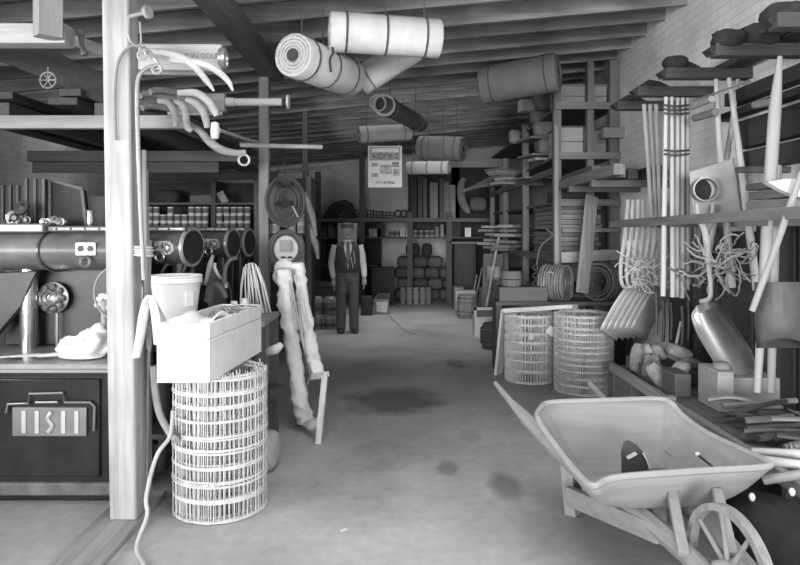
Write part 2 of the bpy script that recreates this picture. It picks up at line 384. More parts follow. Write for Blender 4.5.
MB().ring(P(157, 69, 3.57), .024, .009, (0, 1, 0), 18).done('eye', PV, h2)
MB().tube([P(129, 16, 3.52), P(128, 32, 3.52), P(131, 42, 3.53), P(137, 46, 3.54), P(141, 42, 3.54), P(140, 22, 3.54)], .006, 6).done('hanging_wire', PV, h2)
for i, (a, b, r, lab) in enumerate((((144, 150), (147, 492), .012, 'long thin pale rod standing closest to the left post'), ((146, 170), (150, 490), .014, 'long darker rod standing behind the thin pale one at the left post'), ((150, 240), (146, 470), .009, 'thin rod leaning back between the post and the wire roll'))):
    d0, d1 = 3.66+.05*i, 3.85-.06*i
    pb = P(b[0], b[1], d1); pb.z = .036+r
    tag(MB().tube([P(a[0], a[1], d0), pb], r, 8).done('standing_rod', W((.42, .2, .35)[i], 'z')), lab, 'rod', 'rods standing at the left post')
tw = MB()
for k in range(4): tw.ring(P(142.5, 247+k*2.6, 3.64), .05+.004*(k % 2), .007, (.1, 0, 1), 20)
tag(tw.done('twine_lashing', M(.5, .9)), 'pale twine lashing round the rods beside the left post', 'twine')
cb = tag(MB().tube([V((-1.245, 3.62, .62)), P(170, 436, 3.6), P(158, 453, 3.55), P(150, 478, 3.5), P(146, 500, 3.46), P(147, 516, 3.42), V((-1.33, 3.33, .012)), V((-1.24, 3.18, .01)), V((-1.12, 2.98, .01)), V((-1.0, 2.8, .01))], .011, 8).done('loose_cable', M(.5, .8)), 'pale cable curling from the wire roll down to the floor by the sill', 'cable')
tag(MB().tube([P(153, 366, 3.72), P(155, 390, 3.72), P(159, 412, 3.7), P(168, 430, 3.66), P(176, 440, 3.6)], .02, 8).done('rubber_hose', M(.32, .8)), 'grey hose bowed between the rods and the wire roll', 'hose')
st = T('leather_straps', 'pair of pale flat straps draped over a nail beside the left post', 'straps', P(148, 345, 3.56))
for pts in (((149, 296), (146, 303), (143, 318), (140, 338), (136, 357)), ((150, 296), (153, 304), (156, 320), (158, 344))):
    MB().tube([P(x, y, 3.5+.02*i) for i, (x, y) in enumerate(pts)], [.018, .027, .029, .028, .026][:len(pts)], 10, flat=.5).done('strap', M(.72, .85, bump=.3), st)
MB().tube([P(152, 302, 3.62), P(161, 318, 3.7), P(167, 330, 3.72)], [.03, .03, .02], 8, flat=.4).done('strap_tail', M(.4, .85), st)
tag(MB().tube([P(150, 325, 3.66), P(149, 345, 3.66), P(150, 352, 3.66)], [.025, .03, .01], 8, flat=.5).done('grey_glove', M(.3, .9)), 'grey rag hanging behind the pale straps', 'rag')

# ------------------------------------------------------------------ kitchen ranges
BLK, BLK2, NIC = M(.022, .22, .3, 5, bump=.03), M(.035, .35, .3, 5, bump=.05), M(.5, .3, .1, 9, met=.9, bump=.05)
TOPM = M(.3, .3, .15, 5)
def make_range(x1, y0, label, inset=0.0, med=False, wd=.78):
    """front at y0, right side at x1"""
    x0 = x1-wd; xm = (x0+x1)/2
    t = T('kitchen_range', label, 'stove', (xm, y0+.3, 0), 'black kitchen ranges in a row')
    b = MB(); b.bb(x0+.02, x1-.02, y0+.02, y0+.62, .06, .79); b.bb(x0, x1, y0+.05, y0+.6, 0, .06); b.done('body', BLK, t, bev=.008)
    MB().bb(x0, x1, y0-.005, y0+.03, .05, .13).done('plinth', M(.12, .5, .3, 9), t, bev=.012)
    c = MB(); c.bb(x0-.02, x1+.02, y0-.05, y0+.62, .80, .835); c.bb(x0-.01, x1+.01, y0-.03, y0+.6, .775, .80); c.done('cooktop', TOPM, t, bev=.008)
    d = MB().bb(x0+.05, x1-.07, y0, y0+.03, .16, .74).done('oven_door', BLK, t, bev=.01)
    v = MB(); px0, px1 = x1-.575, x1-.14
    v.bb(px0, px1, y0-.018, y0+.002, .405, .575); v.done('vent_plate', M(.2, .4, .15, met=.5), d, bev=.004)
    for k in range(5):
        q = MB(); xx = px0+.07+k*.077
        if k == 2: q.tube([(xx+.01, y0-.02, .55), (xx-.012, y0-.022, .51), (xx+.014, y0-.022, .47), (xx-.01, y0-.02, .43)], .013, 8)
        else: q.bb(xx-.011, xx+.013, y0-.024, y0-.016, .425, .555)
        q.done('vent_slot', M(.52, .35, .1, met=.4), d)
    hp = [(px0-.03, .545), (px0-.02, .595), (px0+.1, .60), (px0+.105, .655), (px0+.3, .66), (px0+.31, .605), (px1+.025, .605), (px1+.05, .58), (px1+.045, .44)]
    MB().tube([(x, y0-.022, z) for x, z in hp], .0085, 8, sm=False).done('handle', M(.22, .35, met=.5), d)
    MB().tube([(px0+.14, y0-.022, .605), (px0+.27, y0-.022, .607)], .007, 8).done('handle_bar', M(.4, .35, met=.5), d)
    bs = MB().bb(x0+.03, x1-.02, y0+.56, y0+.6, .835, 1.36).done('backsplash', BLK2, t, bev=.01)
    o = MB(); oc = V((x1-.61, y0+.5, 1.16))
    o.lathe([(0, .0), (.1, 0), (.105, .02), (.08, .03), (.06, .022), (.03, .045), (0, .05)], oc+V((0, .02, 0)), (0, -1, 0), 22)
    for k in range(9): o.ball(oc+V((.075*math.cos(k*.7), -.015, .075*math.sin(k*.7))), .024, n=8)
    for k in range(3): o.ring(oc+V((.02*k-.02, -.03, 0)), .05-.012*k, .007, (0, -1, 0), 16)
    o.tube([oc+V((.03, 0, -.1)), oc+V((.03, 0, -.32))], .012, 8); o.done('nickel_ornament', NIC, t)
    MB().lathe([(.055, .835), (.055, 1.36)], (x1-.745, y0+.46, 0), n=20).done('flue_pipe', M(.5, .2, .1, met=.9), t)
    MB().lathe([(.05, .835), (.05, 1.36)], (x1-.1, y0+.46, 0), n=20).done('flue_pipe', M(.06, .3), t)
    # warming closet: roll-front drum over the cooktop
    rows = []; yc, zc = y0+.5, 1.48; xe = x1-inset
    def drum(x, g): return [(x, yc+(.27+g)*math.cos(a)*(1 if math.cos(a) < 0 else .9), zc+(.135+g)*math.sin(a)) for a in [2*PI*k/28 for k in range(28)]]
    for x in (x0, x0+.03, xe-.03, xe):
        rows.append(drum(x, 0))
    w = MB(); w.surf(rows, True, True); w.done('warming_closet', M(.17, .35, .3, 5, bump=.03), t)
    for x in (x1-.56, xe-.012):
        MB().tube(drum(x, .004), .01 if x < xe-.1 else .017, 6, True).done('closet_trim', M(.16, .3, met=.6) if x < xe-.1 else M(.7, .35, .2, 9, met=.4), t)
    MB().prism(drum(xe+.001, -.012), (.004, 0, 0)).done('closet_end', M(.025, .5), t)
    if med:
        o = MB(); mc2 = V((xe-.11, yc-.265, zc)); o.lathe([(.055, 0), (.05, .012), (.03, .012), (.02, .03), (0, .035)], mc2, (0, -1, 0), 18)
        for k in range(8): o.ball(mc2+V((.042*math.cos(k*.785), -.012, .042*math.sin(k*.785))), .014, n=6)
        o.done('nickel_medallion', M(.5, .3, met=.4), t)
    MB().bb(x1-.54, xe, yc-.2, yc-.16, 1.60, 1.635).done('gallery_rail', M(.1, .3), t, bev=.006)
    q = MB()
    for k in range(5): q.ball((x1-.48+k*.09, yc-.2, 1.618), .009, n=8)
    q.bb(x1-.5, xe-.02, yc-.201, yc-.199, 1.6165, 1.6195); q.done('rail_studs', NIC, t)
    MB().bb(x0, x1-.545, yc-.24, yc-.1, 1.595, 1.65).done('gallery_shelf', M(.35, .35, met=.3), t, bev=.01)
    m = MB(); mc = V((xe-.16, yc-.27, 1.475)); m.bb(mc.x-.06, mc.x+.06, mc.y-.008, mc.y+.02, mc.z-.02, mc.z+.055)
    m.ball(mc+V((-.03, -.01, .02)), .022, n=8); m.ball(mc+V((.03, -.01, .02)), .022, n=8)
    m.ring(mc+V((0, -.015, -.06)), .03, .01, (0, 1, 0), 18).done('latch', NIC, t)
    br = MB(); br.prism([(x0, yc-.1, 1.33), (x1-.66, yc-.1, 1.345), (x1-.7, yc-.1, 1.26), (x1-.76, yc-.1, 1.12), (x0, yc-.1, .84)], (0, .06, 0)); br.done('closet_bracket', M(.045, .4), t, bev=.006)
    MB().tube([(x1-.02, yc-.02, .84), (x1-.03, yc-.03, 1.05), (x1-.1, yc-.05, 1.22), (xe-.02, yc-.1, 1.36)], .012, 8).done('closet_scroll', M(.3, .3, met=.6), t)
    return t
r1 = make_range(-1.69, 3.87, 'nearest black kitchen range at the left edge, with a slotted vent plate and pale top', .1, False, 1.0)
r2 = make_range(-1.58, 4.56, 'second black kitchen range, seen between the left post and the white pail', 0, True)
dup(r2, (r2.location.x, 5.78+.3, 0), label='third black kitchen range, over the white pail and box')
dup(r2, (r2.location.x, 6.45+.3, 0), label='farthest black kitchen range, beside the paint tins')
tag(MB().bb(-3.4, -2.3, 4.52, 4.55, 0, 1.62).done('dark_gap_filler', W(.03, 'z')), 'added dark board filling the dark gap behind the nearest kitchen range', 'partition')  # added board, keeps the pale wall from showing in the dark gap
# cloth and sticks on the first range
cl = MB(); cc = P(84, 338, 3.93); rows = []
for i in range(25):
    t = i/24; row = []
    for k in range(44):
        a = 2*PI*k/44; r = .15*(math.sin(PI*min(.985, t*.78+.2))**.55)
        o = V((1.12*r*math.cos(a)-.03*(1-t), .8*r*math.sin(a), .17*t*(1+.15*math.cos(a))))
        nz = mnoise.noise(o*13)*.03+abs(mnoise.noise(o*22+V((3, 1, 7))))*-.03+.012*math.sin(34*(o.x*.6-o.z+o.y))
        q = V((cc.x, cc.y+.06, .845))+o*(1+nz*7*(1 if 0 < i else .3)); q.z = max(.838, q.z); row.append(q)
    rows.append(row)
tag(cl.surf(rows, True, True).done('cloth_bundle', M(.85, .9, .06, 9, bump=.15), smooth=70), 'crumpled white cloth bundle lying on the nearest kitchen range', 'cloth')
for a, b, r, lab in (((2, 352), (66, 341), .014, 'long pale stick lying farthest back on the range beside the cloth'), ((38, 353), (74, 345), .02, 'short stout pale stick in front of the white cloth on the range'), ((0, 358), (40, 350), .012, 'thin stick at the left end of the range top')):
    pa, pb = P(a[0], a[1], 3.95), P(b[0], b[1], 3.98); pa.z = .836+r; pb.z = .85+r
    tag(MB().tube([pa, (pa+pb)/2, pb], [r*.8, r*1.1, r], 10, flat=.6).done('wooden_stick', W(.55, 'x')), lab, 'stick')
tag(MB().lathe([(.035, 0), (.05, .012), (.045, .012), (.03, .004), (0, .004)], (-2.32, 3.98, .837), n=18).done('metal_saucer', M(.12, .5)), 'small dark dish at the far left of the range top', 'dish')
# flower-like china and fittings by the post
fp = T('burner_fitting', 'pale petalled metal fitting standing right of the cloth, half hidden by the left post', 'fitting', (-1.8, 4.2, .836))
b_ = MB(); fc = P(104, 302, 4.2)
for k in range(7): b_.ball(fc+V((.04*math.cos(k*.9), 0, .04*math.sin(k*.9))), (.03, .015, .02), n=8)
b_.done('petals', M(.7, .4), fp); MB().lathe([(.045, .836), (.02, .86), (.018, 1.1), (.03, 1.16), (0, 1.17)], (fc.x, fc.y, 0), n=14).done('stem', M(.35, .5), fp)
tag(MB().ring(P(118, 293, 4.15), .17, .006, (.2, 1, 0), 40).done('wire_hoop', M(.35, .5)), 'thin wire hoop standing behind the cloth at the left post', 'hoop')
# dark boards and castings on top of the first range
zt = 1.637
def slatted(x0, x1, d, h, lab, v=.03):
    t = T('slatted_board', lab, 'panel', ((x0+x1)/2, d, zt), 'dark slatted panels standing on the nearest range')
    MB().bb(x0, x1, d, d+.05, zt, zt+h).done('board', W(v, 'z'), t, bev=.004)
    n = max(2, int((x1-x0)/.05)); q = MB()
    for k in range(n+1): q.bb(x0+(x1-x0)*k/n-.008, x0+(x1-x0)*k/n+.008, d-.014, d+.004, zt, zt+h+.004)
    q.done('battens', W(v*2.2, 'z'), t)
d = 4.43
def xx(px): return (px-400)*d/F
slatted(xx(-4), xx(26), d, .27, 'widest-left dark slatted panel on top of the nearest range, cut by the photo edge')
slatted(xx(33), xx(50), d-.07, .31, 'narrow tallest slatted panel on top of the nearest range', .045)
t = T('framed_board', 'large plain dark framed panel on top of the nearest range', 'panel', (xx(67), d, zt))
MB().hexa([(xx(51), d, zt), (xx(87), d, zt), (xx(87), d+.05, zt), (xx(51), d+.05, zt), (xx(51), d, zt+.3), (xx(83), d, zt+.24), (xx(83), d+.05, zt+.24), (xx(51), d+.05, zt+.3)]).done('board', W(.03, 'z'), t)
MB().bar((xx(83), d-.01, zt+.24), (xx(87), d-.01, zt), .02, .02).done('frame_edge', W(.12, 'z'), t)
MB().bar((xx(51), d-.01, zt+.31), (xx(84), d-.01, zt+.245), .02, .02).done('frame_edge', W(.1, 'x'), t)
tag(MB().bb(xx(88), xx(112), d+.02, d+.06, zt, zt+.2).done('dark_board', W(.04, 'z')), 'low dark board beside the left post on the nearest range', 'board')
for i in range(11):
    px = (8, 15, 22, 28, 44, 49, 54, 59, 63, 12, 20)[i]; py = (222, 216, 210, 220, 223, 222, 220, 223, 222, 222, 222)[i]
    c = P(px, py, 4.22); c.z = max(zt+.026, c.z)
    if i == 2: c.z = zt+.115
    if i == 1: c.z = zt+.05
    R = .05 if i in (1, 2) else .024
    m = MB().lathe([(R*.5, -.01), (R, -.012), (R, .012), (R*.6, .014), (R*.3, .03), (0, .03)], c, (U(-.4, .4), -1, U(-.2, .5)), 14)
    tag(m.done('stove_fitting', M(.1 if i in (0, 1, 2, 3, 9, 10) else .35, .35, met=.5)), ('larger dark round casting' if i in (1, 2) else 'dark round knob' if i in (0, 3, 9, 10) else 'shiny round knob')+' in the heap on top of the nearest range', 'stove fitting', 'dark castings on the range' if i in (0, 1, 2, 3, 9, 10) else 'shiny knobs on the range')
tag(MB().bb(xx(26), xx(33), 4.2, 4.25, zt+.02, zt+.07).done('white_card', M(.95, .8)), 'small bright white card on the shelf of the nearest range', 'card')
tag(MB().lathe([(.02, 0), (.028, .03), (.022, .07), (.03, .1), (0, .11)], (xx(103), 4.25, zt), n=12).done('nickel_finial', NIC), 'nickel finial on the nearest range beside the left post', 'finial')
# ------------------------------------------------------------------ woven wire rolls
def wire_roll(x, y, R, h, nst, bands, layers, label, val, wr=.0035, thick=.006, jit=.01):
    t = T('wire_fence_roll', label, 'wire roll', (x, y, 0), 'upright rolls of woven wire fencing')
    s = MB(); hb = MB()
    for l in range(layers):
        r = R*(1-.075*l); off = U(0, 1)
        for k in range(nst):
            a = 2*PI*(k+off)/nst; rr = r*(1+U(-.02, .02)); a2 = a+U(-.03, .03)
            top = h+U(-jit, jit)*1.5
            s.tube([(x+rr*math.cos(a), y+rr*math.sin(a), .004), (x+rr*math.cos((a+a2)/2)*1.01, y+rr*math.sin((a+a2)/2)*1.01, h/2), (x+rr*math.cos(a2), y+rr*math.sin(a2), top)], wr, 4)
        for b in range(bands):
            z = .015+(h-.03)*(b/(bands-1))**.9
            for q in range(3 if l < 2 else 2):
                hb.ring((x, y, z+U(-jit, jit)), r*(1+U(-.015, .02)), thick*U(.8, 1.1), (U(-.02, .02), U(-.02, .02), 1), 40, 5, .006)
    s.done('upright_wires', M(val, .6, .2, 20, bump=0), t); hb.done('line_wires', M(min(.9, val*1.1), .6, .15, 20, bump=0), t)
    return t
wire_roll(-1.05, 3.86, .262, .805, 60, 10, 4, 'large pale roll of woven wire fence under the white wooden box', .58, .0035, .0068, .012)
wire_roll(1.40, 7.1, .265, .72, 52, 8, 3, 'wire fence roll in the middle right, under a pale plank, beside the leaning board', .62, .0035, .005)
wire_roll(1.84, 6.62, .285, .78, 78, 13, 3, 'finely meshed wire roll at the end of the storage bench', .62, .003, .0042, .008)

# ------------------------------------------------------------------ white box on the roll, pail and what stands behind
bx = T('wooden_box', 'long white wooden box resting on the large wire roll', 'box', (-1.10, 3.87, .812))
A = [V((-1.265, 3.43)), V((-.99, 3.43)), V((-.905, 4.31)), V((-1.18, 4.33))]; z0, z1 = .815, 1.125
def wallq(a, b, th, lo, hi, lo2=None, hi2=None):
    n = V((-(b-a).y, (b-a).x)).normalized()*th
    return MB().hexa([(a.x, a.y, lo), (b.x, b.y, lo2 or lo), (b.x+n.x, b.y+n.y, lo2 or lo), (a.x+n.x, a.y+n.y, lo), (a.x, a.y, hi), (b.x, b.y, hi2 or hi), (b.x+n.x, b.y+n.y, hi2 or hi), (a.x+n.x, a.y+n.y, hi)])
WH = M(.82, .7, .07, 7, bump=.08)
zm = .815+.225
for i, nm in enumerate(('end_board', 'side_board', 'end_board', 'side_board')):
    wallq(A[i], A[(i+1) % 4], .022, z0, zm-.003).done(nm, WH, bx, bev=.004)
    wallq(A[i], A[(i+1) % 4], .02, zm, z1).done(nm, WH, bx, bev=.004)
cA = sum(A, V((0, 0)))/4
MB().hexa([((p.x-cA.x)*.9+cA.x, (p.y-cA.y)*.96+cA.y, z) for z in (z0+.002, z0+.02) for p in A]).done('bottom_board', WH, bx)
wr = MB(); rows = []
for i in range(7):
    rows.append([V((-1.25+.235*k/9+.01*i, 3.46+.06*i, 1.06+.075*math.sin(PI*(i+.6)/7)+.012*math.sin(k*1.9+i)+.02*math.sin(k*.8))) for k in range(10)])
tag(wr.surf(rows).done('wrapping_paper', M(.88, .9, .06, 8), solid=.008), 'crumpled white paper stuffed in the near end of the white box', 'paper')
for i in range(3):
    m = MB()
    for k in range(9):
        c = V((-1.02+U(-.07, .07), 3.9+.1*i+U(-.05, .05), 1.07+U(0, .05)))
        m.tube([c, c+V((U(-.05, .05), U(-.05, .05), .03)), c+V((U(-.09, .09), U(-.09, .09), .02+U(-.02, .03)))], .004, 4)
    tag(m.done('straw_packing', M((.3, .4, .2)[i], .9)), 'tuft of straw packing poking out of the white box', 'straw', 'straw tufts in the white box')
# dark stand behind the box carrying the pail
def stand(x0, x1, y0, y1, z, label):
    t = T('wooden_stand', label, 'stand', ((x0+x1)/2, (y0+y1)/2, 0))
    MB().bb(x0, x1, y0, y1, z-.04, z).done('stand_top', W(.3, 'x'), t, bev=.004)
    for x in (x0+.035, x1-.035):
        for y_ in (y0+.035, y1-.035): MB().bb(x-.03, x+.03, y_-.03, y_+.03, 0, z-.04).done('leg', W(.1, 'z'), t)
    MB().bb(x0+.01, x1-.01, y0+.01, y1-.01, .3, .33).done('lower_shelf', W(.08, 'x'), t)
stand(-1.63, -1.27, 4.12, 4.5, 1.02, 'dark wooden stand behind the white box, carrying the white pail')
stand(-1.52, -.95, 4.62, 5.2, .97, 'second wooden stand behind the white pail, carrying the white jars and whisks')
pc = V((-1.46, 4.3, 1.022))
pa = T('enamel_pail', 'white enamelled pail with a rolled rim, behind the white box', 'pail', pc)
MB().lathe([(0, 0), (.12, 0), (.128, .012), (.158, .27), (.165, .28), (.168, .29), (.163, .296), (.154, .285), (.12, .02), (0, .018)], pc, n=40).done('body', M(.88, .35, .05, 6), pa)
MB().lathe([(.1585, 0), (.166, .006), (.166, .03), (.1605, .036)], pc+V((0, 0, .245)), n=40).done('rim_band', M(.88, .4, .05), pa)
MB().box(pc+V((.115, -.093, .15)), (.05, .012, .09), rz(51)).done('paper_label', M(.95, .8), pa)
MB().tube([pc+V((.165*math.cos(a), .165*math.sin(a)*.4+.02, .27-.1*math.sin(a))) for a in [PI*k/12 for k in range(13)]], .005, 6).done('bail_handle', M(.4, .5, met=.5), pa)
# things on the stand right of the pail
for px, r, h, lab in ((234, .03, .085, 'small white jar, the left one of two behind the white box'), (244.5, .028, .105, 'taller white jar, the right one of two behind the white box')):
    c = P(px, 297, 4.85); c.z = .972
    j = T('white_jar', lab, 'jar', c)
    MB().lathe([(0, 0), (r, 0), (r*1.1, h*.15), (r*1.08, h*.7), (r*.8, h*.82), (r*.85, h), (r*.7, h), (r*.65, h*.85), (0, h*.8)], c+V((0, 0, .03)), n=20).done('body', M(.85, .4, .05), j)
    MB().lathe([(r*1.3, 0), (r*1.3, .03), (0, .03)], c, n=20).done('saucer', M(.4, .6), j)
wb = T('whisk_bundle', 'bundle of pale wire whisks fanned upside down behind the white jars', 'whisks', V((-.95, 5.05, .972)))
c0 = P(250, 262, 5.05)
for k in range(9):
    a = -1+2*k/8; m = MB()
    top = c0+V((.045*a+U(-.01, .01), U(-.04, .04), -.03*a*a)); bs_ = V((-1.13+.1*a+U(-.015, .015), 5.05+U(-.03, .03), .975)); m.tube([bs_, bs_.lerp(top, .5)+V((-.015, 0, .02)), top+V((-.012, 0, -.01)), top+V((.012, 0, -.006)), bs_.lerp(top, .6)+V((.04, 0, 0)), bs_+V((.05, .02, 0))], .0052, 5)
    m.done('whisk_wire', M(.72, .6), wb)
t = T('bench_vise', 'dark iron tool between the pail and the white jars', 'tool', P(215, 298, 4.7))
m = MB(); m.tube([P(208, 302, 4.7), P(212, 286, 4.7), P(220, 288, 4.7), P(226, 298, 4.7)], [.03, .035, .03, .02], 8); m.done('jaw', M(.1, .6), t)
MB().tube([P(205, 285, 4.75), P(210, 265, 4.75), P(213, 255, 4.75)], [.012, .02, .01], 8).done('lever', M(.35, .5), t)
for px, py, lab in ((160, 263, 'left'), (178, 258, 'middle'), (224, 258, 'right')):
    tag(MB().tube([P(px, py+26, 4.95), P(px+1, py+12, 4.95), P(px+6, py+2, 4.95), P(px+12, py, 5.0)], [.02, .016, .012, .018], 8).done('harness_hook', M(.16, .5)), 'bent grey iron strap under the %s part of the hanging warming closets' % lab, 'iron strap')
# scoop (dark leaf shape with pale rim)
c = P(220, 277, 5.0)
sc_ = T('coal_scoop', 'dark rounded scoop with a pale curved rim between the pail and the whisks', 'scoop', P(220, 290, 5.0))
poly = [P(x, y, 5.0) for x, y in ((208, 313), (206, 285), (211, 268), (215, 264), (219, 270), (225, 283), (226, 313))]
MB().prism(poly, (0, .03, 0)).done('bowl', M(.03, .4), sc_, bev=.008)
MB().tube([P(x, y, 4.98) for x, y in ((215, 263), (215, 268), (219, 276), (225, 281), (226, 288))], .012, 8).done('rim', M(.7, .4), sc_)
# clutter under the box, behind the roll
tag(MB().sack((-.9, 4.47, .12), (.16, .3, .23)).done('grain_sack', M(.45, .95)), 'slumped pale sack on the floor between the wire roll and wrapped bundles', 'sack')
tag(MB().tube([P(268, 352, 4.7), P(276, 349, 4.65), P(282, 344, 4.65)], [.03, .035, .02], 10).done('paper_plug', M(.7, .9)), 'pale wrapped stub poking out beside the wrapped bundle', 'wrapped stub')
tag(MB().bar((-.97, 4.62, .47), (-.86, 4.78, .47), .16, .05).done('dark_block', W(.06, 'x')), 'dark wooden block behind the box by the wrapped bundle', 'block')
# wrapped implement: two paper-bound shafts with prop
wi = T('wrapped_implement', 'pair of white paper-wrapped shafts tied together and leaning on the stand', 'wrapped tool', (-.75, 5.2, 0))
WP = M(.88, .85, .08, 10, bump=.35)
def wrapped(pts, r, nm):
    rows = []; N = 70; n = 20
    for i in range(N+1):
        t = i/N*(len(pts)-1); k = min(int(t), len(pts)-2); p = V(pts[k]).lerp(V(pts[k+1]), t-k); row = []
        for q in range(n):
            a = 2*PI*q/n; o = V((math.cos(a), math.sin(a), 0)); w_ = V((o.x*r*9, o.y*r*9, p.z*9+3*r))
            sp_ = ((i*.16+q/n) % 1.0)          # spiral overlap of the wrapping strip
            rr = r*(.9+.16*sp_+.28*mnoise.noise(w_*1.6)+.14*mnoise.noise(w_*4))*(.7 if i in (0, N) else 1)
            row.append(p+o*rr)
        rows.append(row)
    MB().surf(rows, True, True).done(nm, WP, wi, smooth=50)
wrapped([P(284, 268, 5.55), P(286, 300, 5.5), P(293, 350, 5.4), P(300, 400, 5.3), V((-.76, 5.32, .05))], .068, 'wrapped_shaft')
wrapped([P(298, 262, 5.75), P(303, 300, 5.6), P(311, 345, 5.4), P(319, 378, 5.2)], .055, 'wrapped_shaft')
MB().bar(P(325, 374, 5.1), V((-.615, 4.96, 0)), .045, .03).done('prop_stick', W(.66, 'z'), wi, bev=.004)
MB().bar(P(313, 377, 5.2), P(327, 374, 5.1), .05, .04).done('cross_piece', W(.7, 'x'), wi, bev=.004)
MB().tube([V((-.76, 5.3, .06)), P(312, 425, 5.15), P(320, 420, 5.05)], [.03, .04, .03], 10).done('wrapped_foot', WP, wi)
for i, (a, b) in enumerate((((291, 280), (303, 345)), ((288, 275), (298, 330)), ((294, 275), (308, 330)), ((297, 290), (304, 350)), ((303, 395), (318, 355)), ((311, 380), (300, 330)))):
    MB().tube([P(a[0], a[1], 5.5), P(b[0], b[1], 5.35)], .008, 6).done('thin_rod', M(.6, .7), wi)
tag(MB().ball(P(285, 270, 5.72), (.09, .06, .1), n=14, lump=.12).done('paper_wad', M(.85, .9, .06, 9)), 'white wad of paper bulging over the top of the wrapped shafts', 'paper')
# coils and disc beside the middle post
def coil(c, R0, R1, n, r, val, ax, wob=.02, tilt=.02, thick=.05):
    m = MB()
    for k in range(n):
        f = k/(n-1); m.ring(V(c)+V(ax).normalized()*U(-thick, thick)/2, R0+(R1-R0)*f, r, (ax[0]+U(-tilt, tilt), ax[1], ax[2]+U(-tilt, tilt)), 36, 6, wob*.3)
    return m
rc = T('rope_coil', 'large dark coil of rope hanging at the top of the middle post', 'rope', P(286, 228, 6.75))
coil(P(285.5, 201.5, 6.75), .06, .255, 13, .015, .12, (.9, -.75, 0), thick=.03).done('coiled_rope', M(.13, .9), rc)
q = MB()
for k, (px, py) in enumerate(((279, 184), (291, 184), (278, 203), (290, 203))): MB().tube([P(px-2, py+3, 6.55), P(px+1, py-1, 6.55), P(px+3, py+3, 6.55)], [.012, .022, .01], 6).done('tie', M(.03, .9), rc)
q.bm.free(); MB().tube([P(291, 203, 6.6), P(298, 217, 6.6)], .008, 6).done('rope_end', M(.5, .9), rc)
MB().tube([P(285, 176, 6.72), P(284, 160, 6.85)], .006, 6).done('hanger', M(.1), rc)
dc = T('hose_coil', 'ring of hose hung round a white paper disc, below the dark rope coil', 'hose', P(286, 272, 6.7))
coil(P(286, 249, 6.7), .15, .185, 4, .017, .2, (.6, -.8, 0), thick=.04).done('hose_rings', M(.16, .8), dc)
MB().lathe([(.155, 0), (.155, .02), (0, .02)], P(286, 249, 6.74), (.5, -.85, 0), 36).done('white_disc', M(.92, .8, .05), dc)
pd = P(286, 246, 6.66); MB().bb(pd.x-.06, pd.x+.05, pd.y-.004, pd.y+.01, pd.z-.06, pd.z+.06).done('printed_panel', M(.5, .8, .2, 60), dc)
q = MB()
for x in (-.05, .02): q.bb(pd.x+x, pd.x+x+.04, pd.y-.004, pd.y+.01, pd.z-.125, pd.z-.105)
q.done('printed_bars', M(.05, .8), dc)
MB().tube([P(287, 229, 6.72), P(286, 223, 6.8), P(284, 214, 6.86)], .006, 6).done('hanger', M(.2), dc)
tag(MB().ball(P(284, 276, 6.5), (.115, .06, .11), n=16, lump=.06).done('white_sack', M(.85, .9, .05, 9)), 'round white stuffed bag hanging under the white paper disc', 'bag')
for px, py, px2, py2, lab in ((307, 197, 316, 236, 'upper'), (311, 229, 318, 259, 'lower')):
    d_ = 8.2
    t = T('corn_whisk_broom', '%s pale brush of two hanging by the slim shelf upright near the man' % lab, 'brush', P(px2, py2, d_))
    MB().tube([P(px, py, d_), P(px+2.5, py+10, d_), P((px+px2)/2+1, (py+py2)/2, d_), P(px2, py2, d_)], [.03, .065, .068, .03], 12, flat=.6).done('bristles', M(.62, .9, .1, 14), t)
    MB().tube([P(px-1, py-5, d_), P(px, py+1, d_)], [.012, .025], 8).done('handle', W(.3, 'z'), t)
# ------------------------------------------------------------------ paint tin shelves on the left
ts = T('tin_shelf', 'dark wall of shelves holding paint tins behind the kitchen ranges', 'shelf', (-2.6, 8.8, 0))
for x in (-3.5, -2.42, -1.86): MB().bb(x-.03, x+.03, 8.55, 9.0, 0, 2.25).done('upright', W(.09, 'z'), ts)
for z in (.5, .93, 1.275, 1.615, 1.965): MB().bb(-3.53, -1.83, 8.52, 9.0, z-.03, z).done('shelf_board', W(.12, 'x'), ts)
MB().bb(-3.53, -1.83, 9.0, 9.03, 0, 2.25).done('back_panel', W(.05, 'z'), ts)
def make_tin(r, h, val, label, grp, lv):
    t = T('paint_tin', label, 'tin', (0, 0, -50), grp)
    MB().lathe([(r*.97, -50), (r, -50+.003), (r, -50+h-.003), (r*.97, -50+h)], n=14).done('can', M(min(.92, val*1.4), .5, met=0, bump=0), t)
    MB().lathe([(r*1.01, -50+h*.18), (r*1.015, -50+h*.2), (r*1.015, -50+h*.8), (r*1.01, -50+h*.82)], n=14).done('paper_label', M(lv, .7, bump=0), t)
    return t
G1 = 'paint tins on the upper tin shelf'
tin = make_tin(.041, .097, .6, 'small paint tin in the tight rows on the upper tin shelf', G1, .2)
tin2 = make_tin(.041, .097, .6, 'small paint tin stacked on the middle tin shelf beside the range closets', 'paint tins on the middle tin shelf', .32)
tin3 = make_tin(.055, .13, .6, 'larger paint tin on the third shelf down, above the white jars', 'paint tins on the lower tin shelf', .45)
n1 = 0
for k in range(14):
    x = -3.36+.0915*k+.004
    if abs(x+2.42) < .065: continue
    for j in range(2 if k in (3, 5, 6, 10) else 3):
        o = tin if n1 == 0 else dup(tin, (0, 0, 0)); n1 += 1
        o.location = (x+U(-.004, .004), 8.6, 1.616+.0985*j); o.rotation_euler = (0, 0, U(0, 6))
for k in range(14, 16):
    for j in range(3):
        dup(tin, (-3.36+.0915*k+U(-.004, .004), 8.6, 1.616+.0985*j), U(0, 6))
n1 = 0
